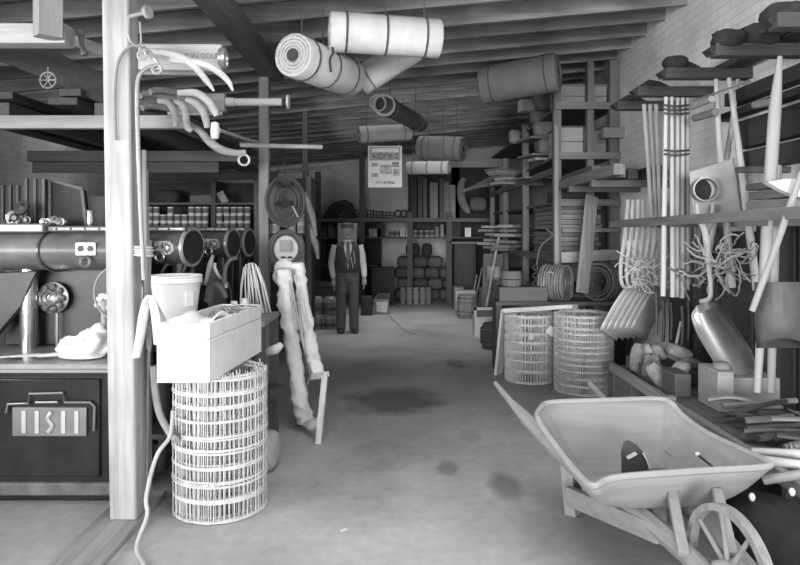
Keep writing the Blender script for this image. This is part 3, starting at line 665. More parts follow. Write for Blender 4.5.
for k in range(5):
    for j in range((2, 3, 3, 3, 2)[k]):
        o = tin2 if n1 == 0 else dup(tin2, (0, 0, 0)); n1 += 1
        o.location = (-2.33+.094*k, 8.6, 1.276+.0985*j); o.rotation_euler = (0, 0, U(0, 6))
for k in range(4):
    for j in range((1, 2, 1, 2)[k]):
        o = tin3 if k+j == 0 else dup(tin3, (0, 0, 0))
        o.location = (-2.34+.13*k, 8.62, .931+.132*j); o.rotation_euler = (0, 0, U(0, 6))
tag(MB().sack(P(166, 197, 8.65)+V((0, .06, 0)), (.34, .26, .2), lump=.03).done('dark_saddle', M(.05, .8)), 'dark rounded saddle-like hump on top of the tin shelf', 'saddle')
tag(MB().bar(P(192, 200, 8.7), P(220, 198, 8.7), .16, .1).done('shelf_crate', W(.16, 'x')), 'low dim crate on top of the tin shelf', 'crate')
tag(MB().bar(P(220, 192, 8.55), P(226, 203, 8.55), .05, .09).done('paper_packet', W(.35, 'z')), 'pale tilted packet on top of the tin shelf', 'packet')
# shelf with tins behind the coils
s2 = T('tin_shelf', 'narrow shelf with tins behind the hanging coils right of the middle post', 'shelf', (-1.3, 8.5, 0))
for x in (-1.84, -1.17): MB().bb(x-.03, x+.03, 8.45, 8.5, 0, 2.3).done('upright', W(.17, 'z'), s2)
for z in (.55, 1.08, 1.57, 2.12): MB().bb(-1.81, -1.2, 8.4, 8.8, z-.03, z).done('shelf_board', W(.1, 'x'), s2)
MB().bb(-1.81, -1.14, 8.8, 8.83, 0, 2.3).done('back_panel', W(.06, 'z'), s2)
tb = make_tin(.05, .12, .6, 'paint tin on the narrow shelf behind the hanging coils', 'tins behind the hanging coils', .5); first = True
for x in (-1.7, -1.59, -1.39, -1.27):
    for z in (1.571, 1.081):
        for j in range(2 if x > -1.3 else 1):
            o = tb if first else dup(tb, (0, 0, 0)); first = False
            o.location = (x, 8.48, z+.122*j); o.rotation_euler = (0, 0, U(0, 6))
tag(MB().lathe([(.0, 0), (.06, 0), (.05, .12), (.02, .2), (.03, .22), (0, .22)], (-1.28, 8.5, 1.325)).done('white_jug', M(.7, .5)), 'pale jug standing on tins beside the hose ring', 'jug')
plank(P(278, 172, 8.2), P(330, 167, 8.6), .08, .05, .2, 'short dark ledge above the coils reaching toward the back room', 'ledge_board', 'board')

# ------------------------------------------------------------------ rear wall shelving
rs = T('rear_shelf', 'dark shelving across the back wall behind the man', 'shelf', (0, 15.2, 0))
def X(px, d): return (px-400)*d/F
for px in (306, 318, 362, 410, 449): MB().bb(X(px, 14.6)-.06, X(px, 14.6)+.06, 14.55, 14.65, 0, 3.7 if px == 362 else 2.0+(.9 if px < 320 else 0)).done('upright', W(.1, 'z'), rs)
MB().bb(X(296, 14.6), X(495, 14.6), 14.5, 15.3, 1.79, 1.87).done('shelf_board', W(.13, 'x'), rs)
MB().bb(X(296, 14.6), X(382, 14.6), 14.6, 15.3, 1.42, 1.46).done('shelf_board', W(.1, 'x'), rs)
MB().bb(X(384, 14.6), X(495, 14.6), 14.6, 15.2, 1.42, 1.46).done('shelf_board', W(.08, 'x'), rs)
MB().bb(X(296, 14.6), X(378, 14.6), 14.6, 15.3, .8, .84).done('shelf_board', W(.1, 'x'), rs)
MB().bb(X(408, 15.6), X(460, 15.6), 15.7, 15.76, 1.5, 3.1).done('back_panel', W(.05, 'z'), rs)
MB().bb(X(290, 15.6), X(381, 15.6), 15.8, 15.86, 0, 1.8).done('back_panel', W(.04, 'z'), rs)
MB().bb(X(452, 15.6), X(500, 15.6), 15.7, 15.76, 0, 3.1).done('back_panel', W(.04, 'z'), rs)
zs = 1.872
hp = T('saddle_tree', 'dark humped saddle on the rear shelf left of the hanging calendar', 'saddle', P(342, 216, 14.8))
c = P(342, 218, 14.7); poly = [c+V((x, 0, zs-c.z+z)) for x, z in ((-.42, 0), (-.36, .18), (-.22, .34), (.05, .42), (.2, .36), (.27, .2), (.3, 0), (.1, 0), (.04, .16), (-.05, .17), (-.12, 0))]
MB().prism(poly, (0, .3, 0)).done('hump', M(.05, .8), hp, bev=.02)
for k, (px, w_, h_, v, lab) in enumerate(((356, .1, .18, .05, 'dark slotted iron frame just right of the saddle on the rear shelf'), (369, .22, .17, .06, 'first iron rack behind the shelf upright under the calendar'), (378, .22, .15, .06, 'second iron rack right of the shelf upright under the calendar'), (388, .26, .13, .07, 'third low iron rack under the calendar'))):
    t = T('iron_rack', lab, 'rack', (X(px, 14.7), 14.75, zs)); cx_ = X(px, 14.7); m = MB()
    for z in (zs+.012, zs+h_*.5, zs+h_): m.tube([(cx_-w_/2, 14.7, z), (cx_+w_/2, 14.7, z)], .012, 6)
    for q in range(4): m.tube([(cx_-w_/2+w_*q/3, 14.7, zs), (cx_-w_/2+w_*q/3, 14.7, zs+h_+.02)], .012, 6)
    m.done('grid', M(v), t)
for k, px in enumerate((398, 404, 409)):
    tag(MB().ring((X(px, 14.7), 14.7, zs+.1), .075, .02, (0, 1, 0), 18).done('iron_ring', M(.06)), ('left', 'middle', 'right')[k]+' of three dark round iron rings on the rear shelf', 'ring')
for k, (px, w_, h_, v, lab) in enumerate(((414, 5, 40, .05, 'tall dark board at the left of the panels on the rear shelf'), (420, 4, 42, .09, 'tall dim slat, second of the panels on the rear shelf'), (425, 4, 41, .13, 'tall lighter slat, third of the panels on the rear shelf'), (434, 8, 36, .24, 'pale wide panel in the middle of the rear shelf'), (442, 4, 40, .1, 'narrow dark panel on the rear shelf'), (447, 5, 37, .2, 'narrow pale panel on the rear shelf'), (453, 6, 34, .24, 'rightmost pale panel on the rear shelf'))):
    tag(MB().bb(X(px-w_/2, 14.8), X(px+w_/2, 14.8), 14.8+.03*k, 14.83+.03*k, zs, zs+h_*14.8/F).done('tall_board', W(v, 'z')), lab, 'panel')
tag(MB().tube([P(464, 178, 14.6), P(461, 186, 14.6), P(462, 200, 14.6), P(467, 210, 14.6), P(470, 211, 14.6)], [.06, .09, .1, .08, .05], 10).done('horse_collar', M(.2, .8)), 'grey curved horse collar at the right of the rear shelf', 'collar')
tag(MB().sack(P(478, 204, 14.8), (.4, .3, .32)).done('dim_sack', M(.13, .9)), 'dim stuffed sack at the right end of the rear shelf', 'sack')
# things under the shelf board
zb = 1.462
tn = make_tin(.06, .14, .3, 'small dim tin on the second rear shelf right of the man', 'tins on the second rear shelf', .12); fr = True
for px in (392, 397, 415, 421, 427, 432): 
    o = tn if fr else dup(tn, (0, 0, 0)); fr = False
    o.location = (X(px, 14.8), 14.8, zb)
for px, w_, h_, v, lab in ((403, 6, 9, .5, 'pale packet beside the tins on the second rear shelf'), (407, 4, 6, .6, 'small bright packet on the second rear shelf'), (442, 3, 12, .3, 'pale narrow bottle box on the second rear shelf'), (468, 6, 9, .85, 'small bright square card at the right of the rear shelves'), (375, 12, 8, .3, 'pale packet on the second rear shelf right of the man'), (381, 8, 13, .05, 'dark box on the second rear shelf right of the man'), (437, 4, 10, .2, 'grey box on the second rear shelf'), (456, 9, 14, .04, 'dark box on the second rear shelf near the bright card')):
    tag(MB().bb(X(px-w_/2, 14.62), X(px+w_/2, 14.62), 14.62, 14.75, zb, zb+h_*14.62/F).done('shelf_packet', M(v, .8)), lab, 'packet')
tag(MB().bb(X(338, 14.5), X(357, 14.5), 14.46, 14.48, 1.34, 1.76).done('white_notice', M(.8, .9, .04)), 'plain white paper sheet pinned up right behind the head of the man', 'paper')
for k, (px, h_, v) in enumerate(((324, 10, .1), (331, 12, .14), (336, 9, .08), (360, 14, .25))):
    tag(MB().bb(X(px-2.5, 14.7), X(px+2.5, 14.7), 14.65, 14.8, zb, zb+h_*14.7/F).done('shelf_box', M(v, .8)), ('first small box left of the head of the man on the rear shelf', 'second small box left of the head of the man on the rear shelf', 'third small box just left of the white sheet', 'pale upright box just right of the white sheet')[k], 'box')
for k in range(6):
    tag(MB().bb(X(298+k*10, 14.8), X(306+k*10, 14.8), 14.75, 15.1, .842, .842+.3+.1*(k % 3)).done('stock_box', M((.07, .12, .05)[k % 3], .8)), ('dark stock box on the low rear shelf behind the man, '+('squat', 'medium', 'tall')[k % 3]+' one '+('on his left' if k < 3 else 'on his right')), 'box', 'stock boxes on the low rear shelf')
# bales and sacks on the floor at the back
BG = 'sacks piled at the back wall'
for r_ in range(4):
    for k in range(4):
        px = 402+k*15+(3 if r_ % 2 else 0); z = .13+.25*r_
        if r_ == 3 and k == 3: continue
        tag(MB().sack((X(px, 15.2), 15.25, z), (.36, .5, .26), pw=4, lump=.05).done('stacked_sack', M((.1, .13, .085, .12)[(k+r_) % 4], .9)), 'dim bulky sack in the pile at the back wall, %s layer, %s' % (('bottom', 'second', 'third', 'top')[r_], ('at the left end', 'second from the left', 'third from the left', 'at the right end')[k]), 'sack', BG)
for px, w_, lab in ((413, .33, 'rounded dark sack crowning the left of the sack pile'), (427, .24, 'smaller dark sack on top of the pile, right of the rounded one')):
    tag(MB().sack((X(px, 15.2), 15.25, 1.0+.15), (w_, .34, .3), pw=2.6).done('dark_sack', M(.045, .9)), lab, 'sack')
for k, px in enumerate((403, 409.5, 416, 422.5, 428.5)):
    z = .0
    t = T('small_keg', ('left end', 'second from left', 'middle', 'second from right', 'right end')[k]+' of the row of five pale kegs before the sack pile', 'keg', (X(px, 14.4), 14.4, 0), 'kegs before the sack pile')
    MB().lathe([(.06, 0), (.07, .18), (.06, .36), (0, .36)], (X(px, 14.4), 14.4, 0), n=14).done('staves', M((.25, .3, .34, .3, .22)[k], .8), t)
    for z in (.06, .3): MB().ring((X(px, 14.4), 14.4, z), .065, .006, n=14).done('hoop', M(.08), t)
dk = T('dark_cabinet', 'tall dark cabinet at the back right, beside the sack pile', 'cabinet', (X(463, 14.3), 14.5, 0))
MB().bb(X(453, 14.3), X(474, 14.3), 13.95, 14.4, 0, 1.32).done('body', W(.05, 'z'), dk, bev=.01)
MB().bb(X(455, 14.3), X(472, 14.3), 13.93, 13.95, .1, 1.25).done('door', W(.06, 'z'), dk, bev=.006)
MB().bb(X(450, 14.3), X(477, 14.3), 13.92, 14.42, 1.32, 1.36).done('top', W(.18, 'x'), dk)
# things around the man
def keg(x, y, r, h, val, label, hoops=.05, name='keg', cat='keg', lid=None):
    t = T(name, label, cat, (x, y, 0))
    MB().lathe([(r*.86, 0), (r*.97, h*.3), (r, h*.5), (r*.97, h*.7), (r*.86, h), (r*.8, h), (r*.8, h*.96), (0, h*.96)], (x, y, 0), n=20).done('staves', W(val, 'z'), t)
    for f in (.12, .3, .7, .88): MB().ring((x, y, h*f), r*(.93 if f in (.12, .88) else .975), .01, n=20, m=5).done('hoop', M(hoops, .5), t)
    return t
for px, lab in ((317, 'left'), (330, 'right')):
    d_ = 10.75
    t = T('oil_can', '%s one of the two tall banded tins standing beside the leg of the man' % lab, 'can', (X(px, d_), d_, 0))
    MB().lathe([(.095, 0), (.1, .01), (.1, .24), (.095, .25), (.1, .26), (.1, .5), (.06, .53), (0, .53)], (X(px, d_), d_, 0), n=20).done('drum', M(.3, .4, met=.4), t)
    for z in (.04, .17, .3, .43): MB().lathe([(.102, z), (.105, z+.01), (.105, z+.05), (.102, z+.06)], (X(px, d_), d_, 0), n=20).done('label_band', M(.5 if z in (.17, .43) else .12, .6), t)
keg(X(323, 12.6), 12.6, .26, .62, .1, 'dark barrel behind the two banded tins')
wc = T('open_carton', 'small pale carton with stuff heaped in it, on the floor right of the man', 'carton', (X(381, 12.6), 12.7, 0))
x0, x1 = X(374.5, 12.6), X(388, 12.6)
MB().hexa([(x0, 12.6, .0), (x1, 12.6, 0), (x1, 12.95, 0), (x0, 12.95, 0), (x0-.02, 12.55, .27), (x1+.02, 12.55, .27), (x1+.02, 13, .27), (x0-.02, 13, .27)]).done('body', M(.3, .8), wc)
q = MB(); q.hexa([(x0+.04, 12.575, .06), (x1-.03, 12.575, .04), (x1-.03, 12.585, .04), (x0+.04, 12.585, .06), (x0+.04, 12.54, .24), (x1, 12.54, .25), (x1, 12.55, .25), (x0+.04, 12.55, .24)]); q.done('white_label', M(.85, .8), wc)
q = MB()
for k in range(6): q.ball((x0+.05+.04*k, 12.8, .28+.04*(k % 2)), .07, n=8, lump=.2)
q.done('contents', M(.12, .9), wc)
tag(MB().bb(X(361, 12.4), X(372, 12.4), 12.4, 12.8, 0, .34).done('dark_crate', W(.06, 'x')), 'small dark crate on the floor between the man and the carton', 'crate')
for z in (.1, .2): pass
tag(MB().bb(X(372, 14.2), X(394, 14.2), 14.1, 14.5, 0, .8).done('dark_counter_case', W(.05, 'x')), 'dark case behind the carton at the back of the aisle', 'case')
wh = P(392, 262, 12.2); 
tag(MB().tube([V((X(388, 12.5), 12.5, .012)), V((X(395, 11.6), 11.6, .01)), V((X(404, 10.6), 10.6, .01)), V((X(416, 10.15), 10.15, .01)), V((X(424, 10.1), 10.1, .01))], .008, 6).done('loose_string', M(.4, .8)), 'thin string lying in a curve on the floor right of the man', 'cord')

# ------------------------------------------------------------------ the man
MX, MY = X(347.5, 10.4), 10.4
man = T('person', 'man in flat cap, dark waistcoat, white shirt sleeves and dark trousers standing in the aisle', 'person', (MX, MY, 0), rz=math.radians(8))
SK = M(.45, .7, .08, 20, bump=.05)
MBW = mw(man)
def mp(x, y, z): return MBW @ V((x, y, z))
def secs(l): return [(mp(*s[0]), s[1], s[2], math.radians(8)) for s in l]
b = MB()
# body: legs, torso, neck, head, arms in one mesh joined by voxel remesh
for sx in (-1, 1):
    b.loft(secs([((sx*.105, -.02, .0), .045, .12), ((sx*.1, .0, .06), .05, .07), ((sx*.098, .01, .12), .042, .048), ((sx*.095, .012, .3), .056, .062), ((sx*.093, .0, .47), .056, .062), ((sx*.09, 0, .7), .078, .085), ((sx*.085, 0, .88), .09, .1)]), 14)
b.loft(secs([((0, 0, .8), .165, .11), ((0, 0, .9), .175, .12), ((0, -.01, 1.02), .165, .125), ((0, 0, 1.2), .175, .12), ((0, 0, 1.34), .185, .11), ((0, .01, 1.4), .13, .08), ((0, .01, 1.43), .06, .058), ((0, .0, 1.5), .055, .056)]), 18)
b.loft(secs([((0, -.005, 1.47), .045, .06), ((0, -.02, 1.5), .06, .08), ((0, -.015, 1.54), .07, .09), ((0, -.01, 1.59), .076, .096), ((0, 0, 1.65), .076, .096), ((0, .005, 1.69), .055, .075), ((0, .005, 1.705), .02, .03)]), 16)
b.ball(mp(0, -.112, 1.565), (.014, .022, .026)); 
for sx in (-1, 1): b.ball(mp(sx*.078, 0, 1.575), (.012, .022, .034))
ARM = {-1: [(-.18, .0, 1.36), (-.235, .015, 1.2), (-.255, .02, 1.07), (-.235, -.03, .93), (-.222, -.06, .83)], 1: [(.18, 0, 1.36), (.235, .02, 1.2), (.25, .03, 1.08), (.262, -.01, .94), (.262, -.03, .84)]}
for sx in (-1, 1): b.tube([mp(*p) for p in ARM[sx]], [.062, .052, .044, .036, .028], 12)
def hand(m, w, dirn, sx):
    w = V(w); dn = V((0, -.1, -1)).normalized(); fw_ = V((0, -1, -.1)).normalized(); out = V((sx, 0, 0))
    m.tube([mp(*(w+dn*t)) for t in (-.02, .02, .06, .095)], [.028, .036, .042, .034], 10, flat=.6)
    for k, (o, ln) in enumerate(((-.03, .07), (-.01, .082), (.01, .078), (.029, .06))):
        r0 = w+dn*.085+fw_*(-o); mid = r0+dn*ln*.5+out*-.006; tip = r0+dn*ln-out*.02
        m.tube([mp(*r0), mp(*mid), mp(*tip)], [.011, .0105, .008], 8)
    th_ = w+dn*.03+fw_*.03; m.tube([mp(*th_), mp(*(th_+dn*.03+fw_*.022)), mp(*(th_+dn*.065+fw_*.02-out*.012))], [.014, .012, .009], 8)
for sx in (-1, 1): hand(b, ARM[sx][-1], None, sx)
body = b.done('body', SK, man, smooth=60)
rm = body.modifiers.new('one', 'REMESH'); rm.mode = 'VOXEL'; rm.voxel_size = .007; rm.use_smooth_shade = True
sm_ = body.modifiers.new('sm', 'SMOOTH'); sm_.factor = .5; sm_.iterations = 2
DK = M(.075, .85, .2, 14, bump=.1); TR = M(.17, .85, .2, 14, bump=.1); WS = M(.78, .8, .06, 14, bump=.1)
t_ = MB()
for sx in (-1, 1):
    t_.loft(secs([((sx*.108, -.01, .03), .074, .085), ((sx*.104, 0, .12), .076, .083), ((sx*.1, .0, .3), .078, .084), ((sx*.096, -.004, .5), .082, .09), ((sx*.092, 0, .72), .095, .105), ((sx*.086, 0, .88), .102, .118), ((sx*.082, 0, .95), .104, .125)]), 16)
t_.loft(secs([((0, 0, .8), .17, .115), ((0, 0, .9), .188, .133), ((0, -.005, 1.04), .18, .138)]), 18)
tr = t_.done('trousers', TR, man, smooth=60); rm = tr.modifiers.new('one', 'REMESH'); rm.mode = 'VOXEL'; rm.voxel_size = .01; rm.use_smooth_shade = True
for sx in (-1, 1):
    q = MB(); q.loft(secs([((sx*.11, -.06, .0), .05, .15), ((sx*.11, -.055, .03), .052, .15), ((sx*.108, -.03, .06), .045, .11), ((sx*.105, .01, .1), .045, .06)]), 14).done('shoe', M(.06, .4), man)
s_ = MB()
s_.loft(secs([((0, -.008, 1.0), .174, .134), ((0, -.006, 1.2), .182, .128), ((0, 0, 1.34), .192, .118), ((0, .005, 1.395), .15, .092), ((0, .01, 1.43), .07, .066), ((0, .01, 1.455), .066, .064)]), 20)
for sx in (-1, 1):
    pts = []; rr = []
    A_ = [V(p) for p in ARM[sx]]
    for i in range(13):
        f = i/12*(len(A_)-1.25); k = int(f); pts.append(mp(*A_[k].lerp(A_[k+1], f-k))); rr.append((.07, .066, .061, .057, .054, .052, .053, .05, .049, .048, .046, .043, .036)[i])
    s_.tube(pts, rr, 14)
sh = s_.done('shirt', WS, man, smooth=60); rm = sh.modifiers.new('one', 'REMESH'); rm.mode = 'VOXEL'; rm.voxel_size = .008; rm.use_smooth_shade = True
# waistcoat: open-fronted shell (front is -y); V neck
rows = []
for z, rx, ry in ((.94, .196, .145), (1.02, .193, .15), (1.12, .19, .147), (1.2, .192, .143), (1.28, .197, .137), (1.34, .2, .13), (1.39, .165, .108), (1.42, .11, .085)):
    gap = .03 if z < 1.08 else .03+.36*(z-1.08)/.3; row = []
    for k in range(29):
        a = -PI/2+gap+(2*PI-2*gap)*k/28; row.append(mp(rx*math.cos(a), ry*math.sin(a)-.004, z))
    rows.append(row)
MB().surf(rows).done('waistcoat', DK, man, solid=.008)
MB().tube([mp(.0, -.082, 1.43), mp(.0, -.118, 1.38), mp(.004, -.142, 1.2), mp(.006, -.15, 1.08)], [.018, .024, .03, .02], 8, flat=.3).done('necktie', M(.2, .6), man)
MB().bar(mp(.04, -.155, 1.19), mp(.075, -.152, 1.02), .085, .008).done('paper_slip', M(.75, .8), man)
MB().tube([mp(.07, -.12, 1.33), mp(.1, -.135, 1.2), mp(.11, -.14, 1.08)], .008, 6).done('watch_chain', M(.5, .4), man)
MB().loft(secs([((0, .012, 1.615), .082, .102), ((0, .012, 1.66), .082, .1), ((0, .012, 1.69), .07, .088)]), 18).done('hair', M(.25, .9), man)
MB().tube([mp(-.035, -.105, 1.532), mp(0, -.118, 1.54), mp(.035, -.105, 1.532)], [.006, .012, .006], 8).done('moustache', M(.12, .9), man)
cp = MB(); cp.loft(secs([((0, -.0, 1.648), .085, .105), ((0, -.005, 1.68), .105, .125), ((0, -.005, 1.705), .1, .122), ((0, 0, 1.725), .06, .08), ((0, 0, 1.73), .01, .02)]), 20).done('cap_crown', M(.12, .9), man)
q = MB(); rows = [[mp(.085*math.cos(a)*f, -.06+.09*math.sin(a)*f-.01*(f-1), 1.652-.05*(f-1)) for a in [PI+PI*k/12 for k in range(13)]] for f in (.7, 1, 1.25)]
q.surf(rows).done('cap_peak', M(.1, .9), man, solid=.008)
for sx in (-1, 1): MB().ball(mp(sx*.03, -.094, 1.585), (.013, .008, .007), n=8).done('eye', M(.04, .4), man)
# ------------------------------------------------------------------ rolls hung from the joists
def X(px, d): return (px-400)*d/F
def hang_roll(a, b, r, val, name, label, cat='roll', bands=2, hang=True, core=.3, band=.1, r2=None, rough=.8, wood=True):
    a, b = V(a), V(b); ax = (b-a).normalized(); Ln = (b-a).length; r2 = r2 or r
    t = T(name, label, cat, (a+b)/2-V((0, 0, r)))
    mm = M(val, rough, .12, 5, bump=.2)
    m = MB(); n = 30; rows = []
    x, y, z = frame(ax)
    for f, rf in ((0, .97), (.01, 1), (.5, 1.0), (.99, 1), (1, .97)):
        rows.append([a+ax*(Ln*f)+(x*math.cos(2*PI*k/n)+y*math.sin(2*PI*k/n))*(r+(r2-r)*f)*rf*(1+.012*math.sin(3*k)+.01*math.sin(7*k)) for k in range(n)])
    m.surf(rows, True, True); m.done('roll_body', mm, t, smooth=35)
    for p, d_, rr in ((a, -ax, r), (b, ax, r2)):
        q = MB(); pts = []
        for k in range(72):
            th_ = k*2*PI/18; R_ = rr*(.93-.62*k/71); pts.append(p+d_*.004+(x*math.cos(th_)+y*math.sin(th_))*R_)
        q.tube(pts, rr*.035, 5); q.done('spiral_end', M(val*.78, .9, .3, 20), t)
        if core: MB().lathe([(rr*core, 0), (rr*core, .012), (0, .012)], p, d_, 12).done('core', M(max(.02, val*.12), .9), t)
    for i in range(bands):
        f = (.14+.72*i/max(1, bands-1)) if bands > 1 else .5
        MB().ring(a+ax*Ln*f, (r+(r2-r)*f)*1.012, .009, ax, 36, 6).done('binding_strap', M(band, .8), t)
        if hang:
            p = a+ax*Ln*f; MB().tube([p+V((0, 0, r*.98)), V((p.x, p.y, cz(p.x)-.004))], .005, 5).done('hanging_wire', M(.12, .6), t)
    return t
r_ = hang_roll(P(293, 55, 4.95), P(349, 78, 5.75), .165, .8, 'matting_roll', 'big pale roll of matting hung under the joists, its spiral end toward the aisle', bands=3)
MB().tube([P(331, 44, 5.1), P(333, 52, 5.08), P(330, 60, 5.08), P(331, 72, 5.12)], .01, 6).done('strap_tail', M(.06, .8), r_)
hang_roll(P(330, 31.5, 5.15), P(439, 39, 5.3), .155, .88, 'matting_roll', 'brightest pale roll, hung level highest among the ceiling rolls', bands=3, band=.12, core=0)
hang_roll(P(360, 82, 6.1), P(425, 40, 6.0), .135, .8, 'matting_roll', 'slanting pale roll squeezed below the brightest roll', bands=2, band=.35, core=0)
hang_roll(P(483, 86, 7.7), P(558, 72, 7.35), .215, .2, 'carpet_roll', 'large dark roll under the joists at the right centre, nearest of the dark rolls', bands=2, band=.1, core=.2)
nr = hang_roll(P(384, 105, 7.5), P(420, 124, 8.9), .11, .12, 'carpet_roll', 'narrow dark roll with a pale ringed end, pointing away under the joists', bands=2, band=.1, core=0)
MB().ring(P(384, 105, 7.47), .115, .018, (-.25, 1, 0), 20).done('pale_hoop', M(.62, .6), nr)
MB().ring(P(378, 103, 7.46), .09, .012, (-.3, 1, 0), 16).done('pale_hoop', M(.62, .6), nr)
hang_roll(P(359, 135, 9.0), P(410, 132, 9.2), .115, .42, 'canvas_roll', 'light canvas roll hung level directly above the calendar', bands=2, band=.2, core=0)
hang_roll(P(420, 148, 10.4), P(463, 149, 10.1), .19, .17, 'carpet_roll', 'dim short thick roll hung right of the calendar', bands=2, band=.1, core=.2)
hang_roll(P(408, 168, 10.2), P(449, 167.5, 9.95), .1, .45, 'canvas_roll', 'small pale bundle hung just below the dim thick roll', bands=3, band=.15, core=0)
# calendar
cd = T('wall_calendar', 'pale paper calendar with printed pictures hanging from the light canvas roll', 'calendar', P(385, 187, 8.98))
def cal(x0, y0, x1, y1, off, nm, mat):
    a, b_ = P(x0, y1, 8.98), P(x1, y0, 8.98); return MB().bb(a.x, b_.x, 8.975-off, 8.982-off, a.z, b_.z).done(nm, mat, cd, smooth=0)
cal(368, 146, 402, 187.5, 0, 'paper_sheet', M(.62, .8, .08, 6))
cal(369.5, 147, 400.5, 160.5, .004, 'picture_border', M(.3, .8, .1, 30))
cal(372, 148.5, 398.5, 152.5, .008, 'picture_sky', M(.62, .8, .1, 15))
cal(372, 152.5, 398.5, 159.5, .008, 'landscape_picture', M(.26, .8, .5, 22))
for x0, y0, x1, y1, v in ((372, 163, 378, 166.5, .3), (392, 162, 399, 167, .25), (380, 165, 392, 174, .4), (371, 173, 378, 177, .36), (393, 169, 400, 176, .4), (376, 181, 395, 184, .45)):
    cal(x0, y0, x1, y1, .005, 'printed_vignette', M(v, .8, .45, 24))
m = MB()
for px in (372, 398): m.tube([P(px, 147, 8.98), P(px, 141, 9.02)], .004, 5)
m.done('hanging_string', M(.2), cd)

# ------------------------------------------------------------------ right-hand lumber rack
lr = T('lumber_rack', 'tall open timber rack along the right wall behind the wire rolls', 'rack', (2.2, 10.5, 0))
XA = 1.90
ups = [(XA, 8.0, 3.55, .09), (2.30, 8.0, 3.65, .08), (2.585, 8.0, 3.66, .11), (XA, 10.0, 3.2, .09), (XA, 11.9, 2.9, .09), (XA, 13.6, 2.7, .09)]
for x, y_, zt_, w_ in ups: MB().bb(x-w_/2, x+w_/2, y_-.05, y_+.05, 0, zt_).done('upright', W(.2, 'z', dirt=.2), lr, bev=.004)
MB().bb(1.845, 1.895, 7.88, 7.95, .86, 2.86).done('upright', W(.28, 'z'), lr, bev=.004)
for z in (3.11, 2.51, 1.95): MB().bb(XA-.04, 2.64, 7.9, 7.95, z-.05, z+.03).done('cross_rail', W(.19, 'x'), lr)
for z in (3.12, 2.52, 1.96, 1.28, .84):
    MB().bb(XA, 2.64, 7.96, 13.7, z-.03, z).done('shelf_deck', W(.12, 'y'), lr)
for z in (2.34, 1.27): MB().bb(XA-.05, XA, 7.96, 13.7, z-.05, z+.03).done('long_rail', W(.14, 'y'), lr)
plank((2.40, 7.83, 2.76), (2.648, 7.83, 2.76), .1, .12, .3, 'short pale bracket board by the rack upright nearest the right wall', 'bracket_board', 'board')
# boxes on the rack
def crate(x0, x1, y0, y1, z0, z1, v, label, grp=None, seams=1, name='crate', cat='box', lid=None):
    t = T(name, label, cat, ((x0+x1)/2, (y0+y1)/2, z0), grp); n = seams+1; h_ = (z1-z0)/n
    for k in range(n): MB().bb(x0, x1, y0, y1, z0+h_*k+(.004 if k else 0), z0+h_*(k+1)).done('board_course', W(v*U(.92, 1.06), 'x', var=.14), t, bev=.006)
    if lid: MB().bb(x0-.01, x1+.01, y0-.01, y1+.01, z1, z1+.02).done('lid', W(lid, 'x'), t, bev=.004)
    return t
crate(1.955, 2.54, 8.1, 8.6, 3.122, 3.38, .34, 'pale wooden case on the top deck of the lumber rack', lid=.25)
crate(1.955, 2.25, 8.1, 8.7, 2.523, 2.87, .42, 'left of two pale cases on the middle deck of the lumber rack', lid=.1)
crate(2.27, 2.55, 8.15, 8.7, 2.523, 2.84, .36, 'right of two pale cases on the middle deck of the lumber rack', lid=.1)
crate(1.96, 2.5, 8.2, 8.8, 1.965, 2.12, .06, 'low dark case on the lumber rack beneath the pale cases', seams=0)
tag(MB().sack((2.45, 8.15, 2.18), (.3, .25, .1)).done('pale_cloth', M(.5, .9)), 'pale folded cloth on the low dark case in the lumber rack', 'cloth')
# sheets and shingles packed on the lower decks of the rack
SG = 'flat sheet stacks in the lumber rack'
for z0, v0 in ((1.285, .2), (1.62, .22)):
    for k in range(5):
        v = v0*U(.7, 1.3); x0 = 1.94+U(0, .03); hh = .055
        tag(MB().bb(x0, 2.52-U(0, .1), 8.07+U(0, .05), 9.6, z0+.062*k, z0+.062*k+hh).done('sheet_stack', W(v, 'x', sc=8)), 'flat stack of thin sheets in the lumber rack, %s layer of the %s deck' % (('bottom', 'second', 'middle', 'fourth', 'top')[k], 'lower' if z0 < 1.5 else 'upper'), 'sheets', SG)
plank((1.94, 7.93, 1.61), (2.64, 7.93, 1.61), .06, .05, .22, 'thin rail closing the sheet stacks of the lumber rack', 'rack_lath', 'board')
plank((1.93, 7.9, 1.28), (2.62, 7.9, 1.32), .025, .13, .36, 'pale board along the bottom of the sheet stacks, over the wire coils', 'pale_board', 'board')
# long boards sticking out of the rack toward the aisle
for k, (dx, z, y0, v, lab) in enumerate(((0, 2.15, 5.85, .22, 'thick square-ended timber projecting from the lumber rack, the outer one'), (.13, 2.155, 6.2, .14, 'second long timber projecting from the lumber rack'), (.3, 2.15, 6.35, .1, 'third long timber projecting from the lumber rack'), (.46, 2.16, 6.1, .1, 'long timber against the wall projecting from the lumber rack'), (.05, 2.235, 6.7, .12, 'upper long board lying over the projecting timbers'))):
    plank((1.945+dx, y0, z), (1.945+dx, 7.86, z+.0), .1, .1 if k < 4 else .06, v, lab, 'rack_timber', 'timber')
for y_ in (6.45, 7.3): tag(MB().bb(1.86, 2.645, y_-.04, y_+.04, 2.03, 2.095).done('wall_bracket', W(.12, 'x')), 'dark bracket arm under the %s of the projecting timbers' % ('near end' if y_ < 7 else 'middle'), 'bracket')
